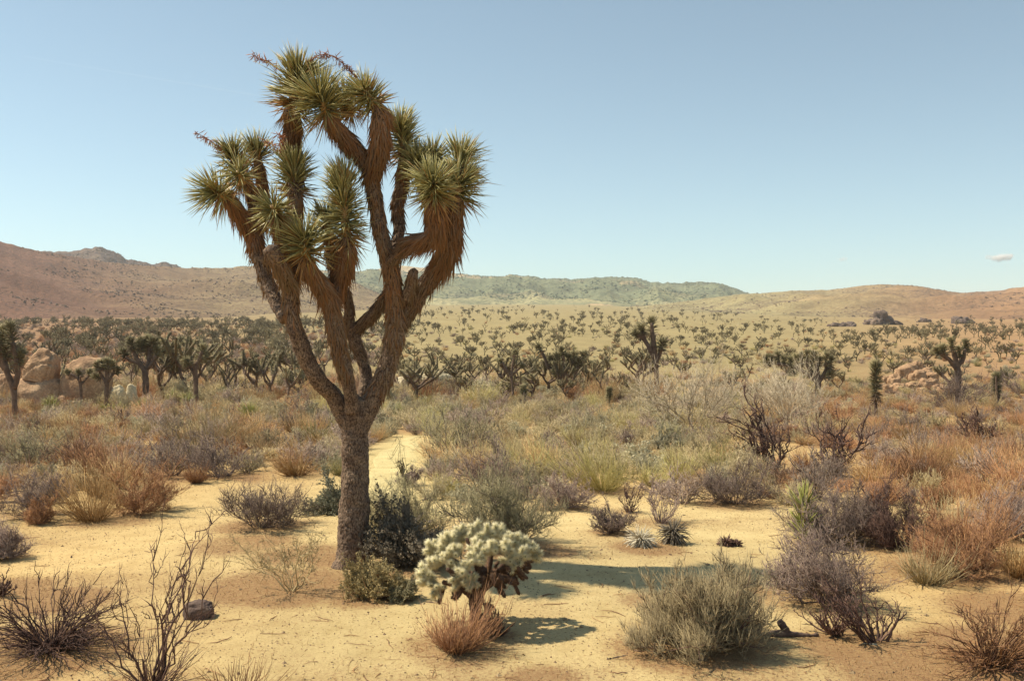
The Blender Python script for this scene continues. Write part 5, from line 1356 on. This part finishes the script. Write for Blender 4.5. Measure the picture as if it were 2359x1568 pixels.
# ------------------------------------------------------------------ cholla
SPINE = plant_mat('cholla_spine', (.88, .82, .56), (.96, .92, .70), (.93, .88, .62), objvar=.05, trans=.40, rough=.5)
SPINE_OLD = plant_mat('old_cholla_spine', (.22, .13, .07), (.34, .21, .11), (.16, .09, .06), objvar=.15)
CORE = rock_mat('cholla_joint', (.20, .20, .10), (.30, .29, .15), (.40, .38, .22), 20)
CORE_OLD = rock_mat('dead_cholla_joint', (.06, .035, .025), (.11, .065, .045), (.18, .11, .07), 14)
chY = CH_P[1]; cm_ = mpp(chY)
cholla = thing('cholla_cactus', 'cholla cactus with a dense crown of pale spiny joints on a dark trunk', 'cactus', CH_P)
def wc(px, py, dz=0): return at(px, py, chY+dz)-CH_P
def cjoint(seed, L=.12, R=.022, ns=240, sl=.028, sw=.0011):
    c = MB(); r = np.random.default_rng(seed)
    n = 9; z = np.linspace(0, L, n); rad_ = R*np.sqrt(np.maximum(1-((z/L-.5)*1.9)**4, .15))
    limb(c, np.stack([0*z, 0*z, z, rad_], 1), 12, .003, 'bark')
    s = MB()
    zz = r.random(ns)*L; ph = r.random(ns)*6.28
    d = nrm(np.stack([np.cos(ph), np.sin(ph), r.normal(.25, .35, ns)+(zz > .8*L)*1.2], 1)+r.normal(0, .25, (ns, 3)))
    b = np.stack([np.cos(ph)*R*.9, np.sin(ph)*R*.9, zz], 1)
    l = sl*r.uniform(.6, 1.2, ns)
    P = b[:, None]+d[:, None]*(l[:, None]*np.array([0, 1.]))[..., None]
    add_tubes(s, P, np.array([sw, sw*.4])[None]*np.ones((ns, 1)), 3)
    return c, s
JV = []; JD = []
for k in range(5):
    c, s = cjoint(40+k, .115, .015, 430, .050, .0017); JV.append((c.mesh('joint', CORE), s.mesh('spines', SPINE)))
    c, s = cjoint(60+k, .11, .020, 130, .018, .0012); JD.append((c.mesh('joint', CORE_OLD), s.mesh('spines', SPINE_OLD)))
mb = MB()
trunkp = [(*wc(1096, 1446), 17*cm_), (*wc(1096, 1425), 13*cm_), (*wc(1095, 1400), 14*cm_), (*wc(1097, 1370), 18*cm_), (*wc(1104, 1345), 20*cm_), (*wc(1110, 1310), 16*cm_)]
limb(mb, resample(trunkp, .01), 30, .010, 'bark')
link('trunk', mb.mesh('trunk', CORE_OLD), cholla)
ends = []
def cbranch(pts, r0, r1):
    mb = MB(); q = [(*wc(*p), r0+(r1-r0)*i/(len(pts)-1)) for i, p in enumerate(pts)]
    pth = resample(q, .012); limb(mb, pth, 14, .007, 'bark'); link('branch', mb.mesh('branch', CORE_OLD), cholla)
    return pth
chb = [[(1096, 1385, 0), (1070, 1360, -.1), (1040, 1345, -.15), (1020, 1340, -.18)], [(1100, 1360, 0), (1080, 1320, .1), (1045, 1290, .15), (1015, 1275, .15)],
       [(1104, 1350, 0), (1100, 1310, -.1), (1085, 1270, -.2), (1075, 1240, -.2)], [(1106, 1350, 0), (1125, 1310, .1), (1130, 1270, .15), (1130, 1235, .15)],
       [(1108, 1345, 0), (1150, 1315, -.05), (1180, 1290, -.1), (1205, 1270, -.1)], [(1106, 1355, .02), (1140, 1335, .2), (1175, 1310, .25), (1200, 1290, .25)],
       [(1098, 1370, 0), (1130, 1345, -.2), (1160, 1330, -.25), (1185, 1335, -.25)], [(1098, 1365, 0), (1070, 1340, -.25), (1045, 1320, -.35), (1030, 1310, -.4)]]
for b_ in chb: cbranch(b_, .032, .02)
def put(V, pos, d, s, lab=None):
    core, sp = V
    o = link('dead_joint' if V in JD else 'joint', core, cholla, pos)
    q = Vector(tuple(float(a) for a in d)).to_track_quat('Z', 'Y'); o.rotation_mode = 'QUATERNION'; o.rotation_quaternion = q
    o.scale = (s, s, s*rng.uniform(.85, 1.15))
    link('spines', sp, o)
# crown surface: a lobed dome; outline follows the photograph's silhouette
ctr = wc(1106, 1330, 0)
topc = np.array([[960, 1345], [975, 1300], [985, 1255], [1010, 1235], [1040, 1222], [1075, 1212], [1105, 1206], [1140, 1212], [1170, 1225], [1200, 1240], [1225, 1256], [1245, 1275], [1232, 1292]], float)
CL = [(992, 1262, -.05), (999, 1297, -.18), (976, 1318, -.05), (974, 1340, -.08), (1034, 1240, -.12), (1055, 1227, -.02), (1090, 1219, -.05), (1123, 1224, -.08), (1148, 1223, 0), (1176, 1237, -.05), (1199, 1250, -.02), (1221, 1263, 0), (1234, 1275, .02), (1168, 1266, -.25),
      (1133, 1262, -.30), (1100, 1264, -.33), (1046, 1270, -.28), (1027, 1288, -.25), (1093, 1290, -.40), (1067, 1313, -.38), (1052, 1335, -.32), (1082, 1334, -.38), (1178, 1289, -.24), (1203, 1277, -.14), (1000, 1352, -.12), (1016, 1262, -.1),
      (1020, 1250, .22), (1060, 1240, .3), (1100, 1235, .32), (1140, 1238, .3), (1180, 1255, .26), (1010, 1290, .25), (1205, 1272, .2), (985, 1330, .15)]
cnt = 0
for (u, v, dz) in CL:
    c0 = wc(u, v, dz); outw = nrm((c0-wc(1106, 1335, 0))*np.array([1, .9, 1.2]))
    nj = 8 if dz < .1 else 6; c0 = c0-outw*.035
    ds = []
    for t_ in range(200):
        d = nrm(outw*.75+rng.normal(0, .62, 3)+np.array([0, 0, .15]))
        if all(np.dot(d, e_) < .80 for e_ in ds): ds.append(d)
        if len(ds) >= nj: break
    for d in ds: put(JV[rng.integers(0, 5)], c0+d*.012, d, rng.uniform(.66, .92)); cnt += 1
for k in range(110):
    u = rng.uniform(1035, 1215); v = np.interp(u, [1000, 1060, 1110, 1160, 1215], [1366, 1352, 1330, 1318, 1298])+rng.uniform(-24, 18)
    if abs(u-1105) > 55 and v > 1340: continue
    p = wc(u, v, rng.uniform(-.3, .3)); d = nrm(np.array([(u-1106)/120, rng.normal(0, .5), -.35+rng.normal(0, .4)])); put(JD[k % 5], p, d, rng.uniform(.8, 1.15))
for chain in [[(1178, 1322, .25, -1), (1184, 1344, .5, -1)], [(1146, 1330, .2, -1), (1151, 1352, .5, -.9)], [(1024, 1345, -.3, -1), (1016, 1366, -.2, -1)], [(1062, 1362, -.8, -.5)], [(1112, 1390, .9, -.2)], [(1190, 1306, .6, -.8)]]:
    for (u, v, du, dv) in chain: put(JD[rng.integers(0, 5)], wc(u, v, -.12), nrm(np.array([du, rng.normal(0, .15), dv])), 1.0)

# ------------------------------------------------------------------ sky: small clouds and a faint contrail, outside the haze
def vol_mat(name, dens, aniso=.3, col=(1, 1, 1), puff=None):
    m = bpy.data.materials.new(name); m.use_nodes = True; nt = m.node_tree; nt.nodes.clear()
    out = nt.nodes.new('ShaderNodeOutputMaterial'); v = nt.nodes.new('ShaderNodeVolumePrincipled')
    v.inputs['Color'].default_value = (*col, 1); v.inputs['Density'].default_value = dens; v.inputs['Anisotropy'].default_value = aniso
    nt.links.new(v.outputs[0], out.inputs['Volume'])
    if puff:                                        # puff = half sizes: density fades outwards, broken by noise
        tc = nt.nodes.new('ShaderNodeTexCoord'); mp = nt.nodes.new('ShaderNodeMapping'); mp.inputs['Scale'].default_value = [1/q for q in puff]
        nt.links.new(tc.outputs['Object'], mp.inputs[0])
        ln = nt.nodes.new('ShaderNodeVectorMath'); ln.operation = 'LENGTH'; nt.links.new(mp.outputs[0], ln.inputs[0])
        no = nt.nodes.new('ShaderNodeTexNoise'); no.inputs['Scale'].default_value = 2.6/puff[0]; no.inputs['Detail'].default_value = 5
        nt.links.new(tc.outputs['Object'], no.inputs['Vector'])
        a1 = nt.nodes.new('ShaderNodeMath'); a1.operation = 'MULTIPLY_ADD'; a1.inputs[1].default_value = 2.4; a1.inputs[2].default_value = -.35
        nt.links.new(no.outputs[0], a1.inputs[0])
        a2 = nt.nodes.new('ShaderNodeMath'); a2.operation = 'SUBTRACT'; nt.links.new(a1.outputs[0], a2.inputs[0]); nt.links.new(ln.outputs['Value'], a2.inputs[1])
        a3 = nt.nodes.new('ShaderNodeMath'); a3.operation = 'MULTIPLY'; a3.use_clamp = False; a3.inputs[1].default_value = dens*3
        a4 = nt.nodes.new('ShaderNodeMath'); a4.operation = 'MAXIMUM'; a4.inputs[1].default_value = 0.0
        nt.links.new(a2.outputs[0], a3.inputs[0]); nt.links.new(a3.outputs[0], a4.inputs[0]); nt.links.new(a4.outputs[0], v.inputs['Density'])
    return m
def cloud(px, py, w, h, Y, dens, label, seed):
    c = at(px, py, Y); m = mpp(Y)
    hx, hy, hz = w*m*.5, w*m*.25, h*m*.5
    me = boulder_mesh('cloud', hx*1.15, hy*1.15, hz*1.15, seed, vol_mat('cloud_vapour', dens, 0.0, puff=(hx, hy, hz)), sub=3, rough=.1, cut=1.2)
    o = link('cloud', me, None, c); return tag(o, label, 'cloud')
cloud(2305, 593, 72, 20, 9000, .022, 'small white cloud low over the hills at far right', 4)
cloud(1940, 597, 30, 13, 9000, .010, 'faint tiny cloud low over the hills left of the white one', 9)
def contrail():
    m = MB(); Y = 20000; a = at(50, 130, Y); b_ = at(600, 222, Y*1.05)
    ts = np.linspace(0, 1, 12)
    pth = np.array([[*(a*(1-t)+b_*t), mpp(Y)*(2.2+.8*t)] for t in ts]); limb(m, pth, 8)
    o = m.obj('contrail', vol_mat('contrail_vapour', .0009)); tag(o, 'faint white contrail across the upper left sky', 'contrail')
contrail()

lap('----------------- haze')
# ------------------------------------------------------------------ haze
HAZE_DENSITY = 0.00013
me = bpy.data.meshes.new('haze')
x0, x1, y0, y1, z0, z1 = -5200, 5200, -5200, 5200, -4.0, 190.0
me.from_pydata([(x0, y0, z0), (x1, y0, z0), (x1, y1, z0), (x0, y1, z0), (x0, y0, z1), (x1, y0, z1), (x1, y1, z1), (x0, y1, z1)], [],
               [(0, 3, 2, 1), (4, 5, 6, 7), (0, 1, 5, 4), (1, 2, 6, 5), (2, 3, 7, 6), (3, 0, 4, 7)])
me.materials.append(vol_mat('haze_air', HAZE_DENSITY, .2, (.88, .95, 1.0)))
hz = link('haze', me); tag(hz, 'pale haze over the valley', 'haze', kind='stuff')
print('tris', sum(len(m.loop_triangles) or sum(max(0, p_-2) for p_ in [len(m.loops)-2*len(m.polygons)+2]) for m in bpy.data.meshes))
for o in bpy.data.objects:
    if o.parent is None and 'label' in o and not 4 <= len(o['label'].replace(',', '').split()) <= 16: print('LABEL', len(o['label'].split()), o['label'])
print('objects', len(bpy.data.objects), 'mid', len(mid), 'belt', len(belt_pts), 'far', len(far), 'cholla', cnt)
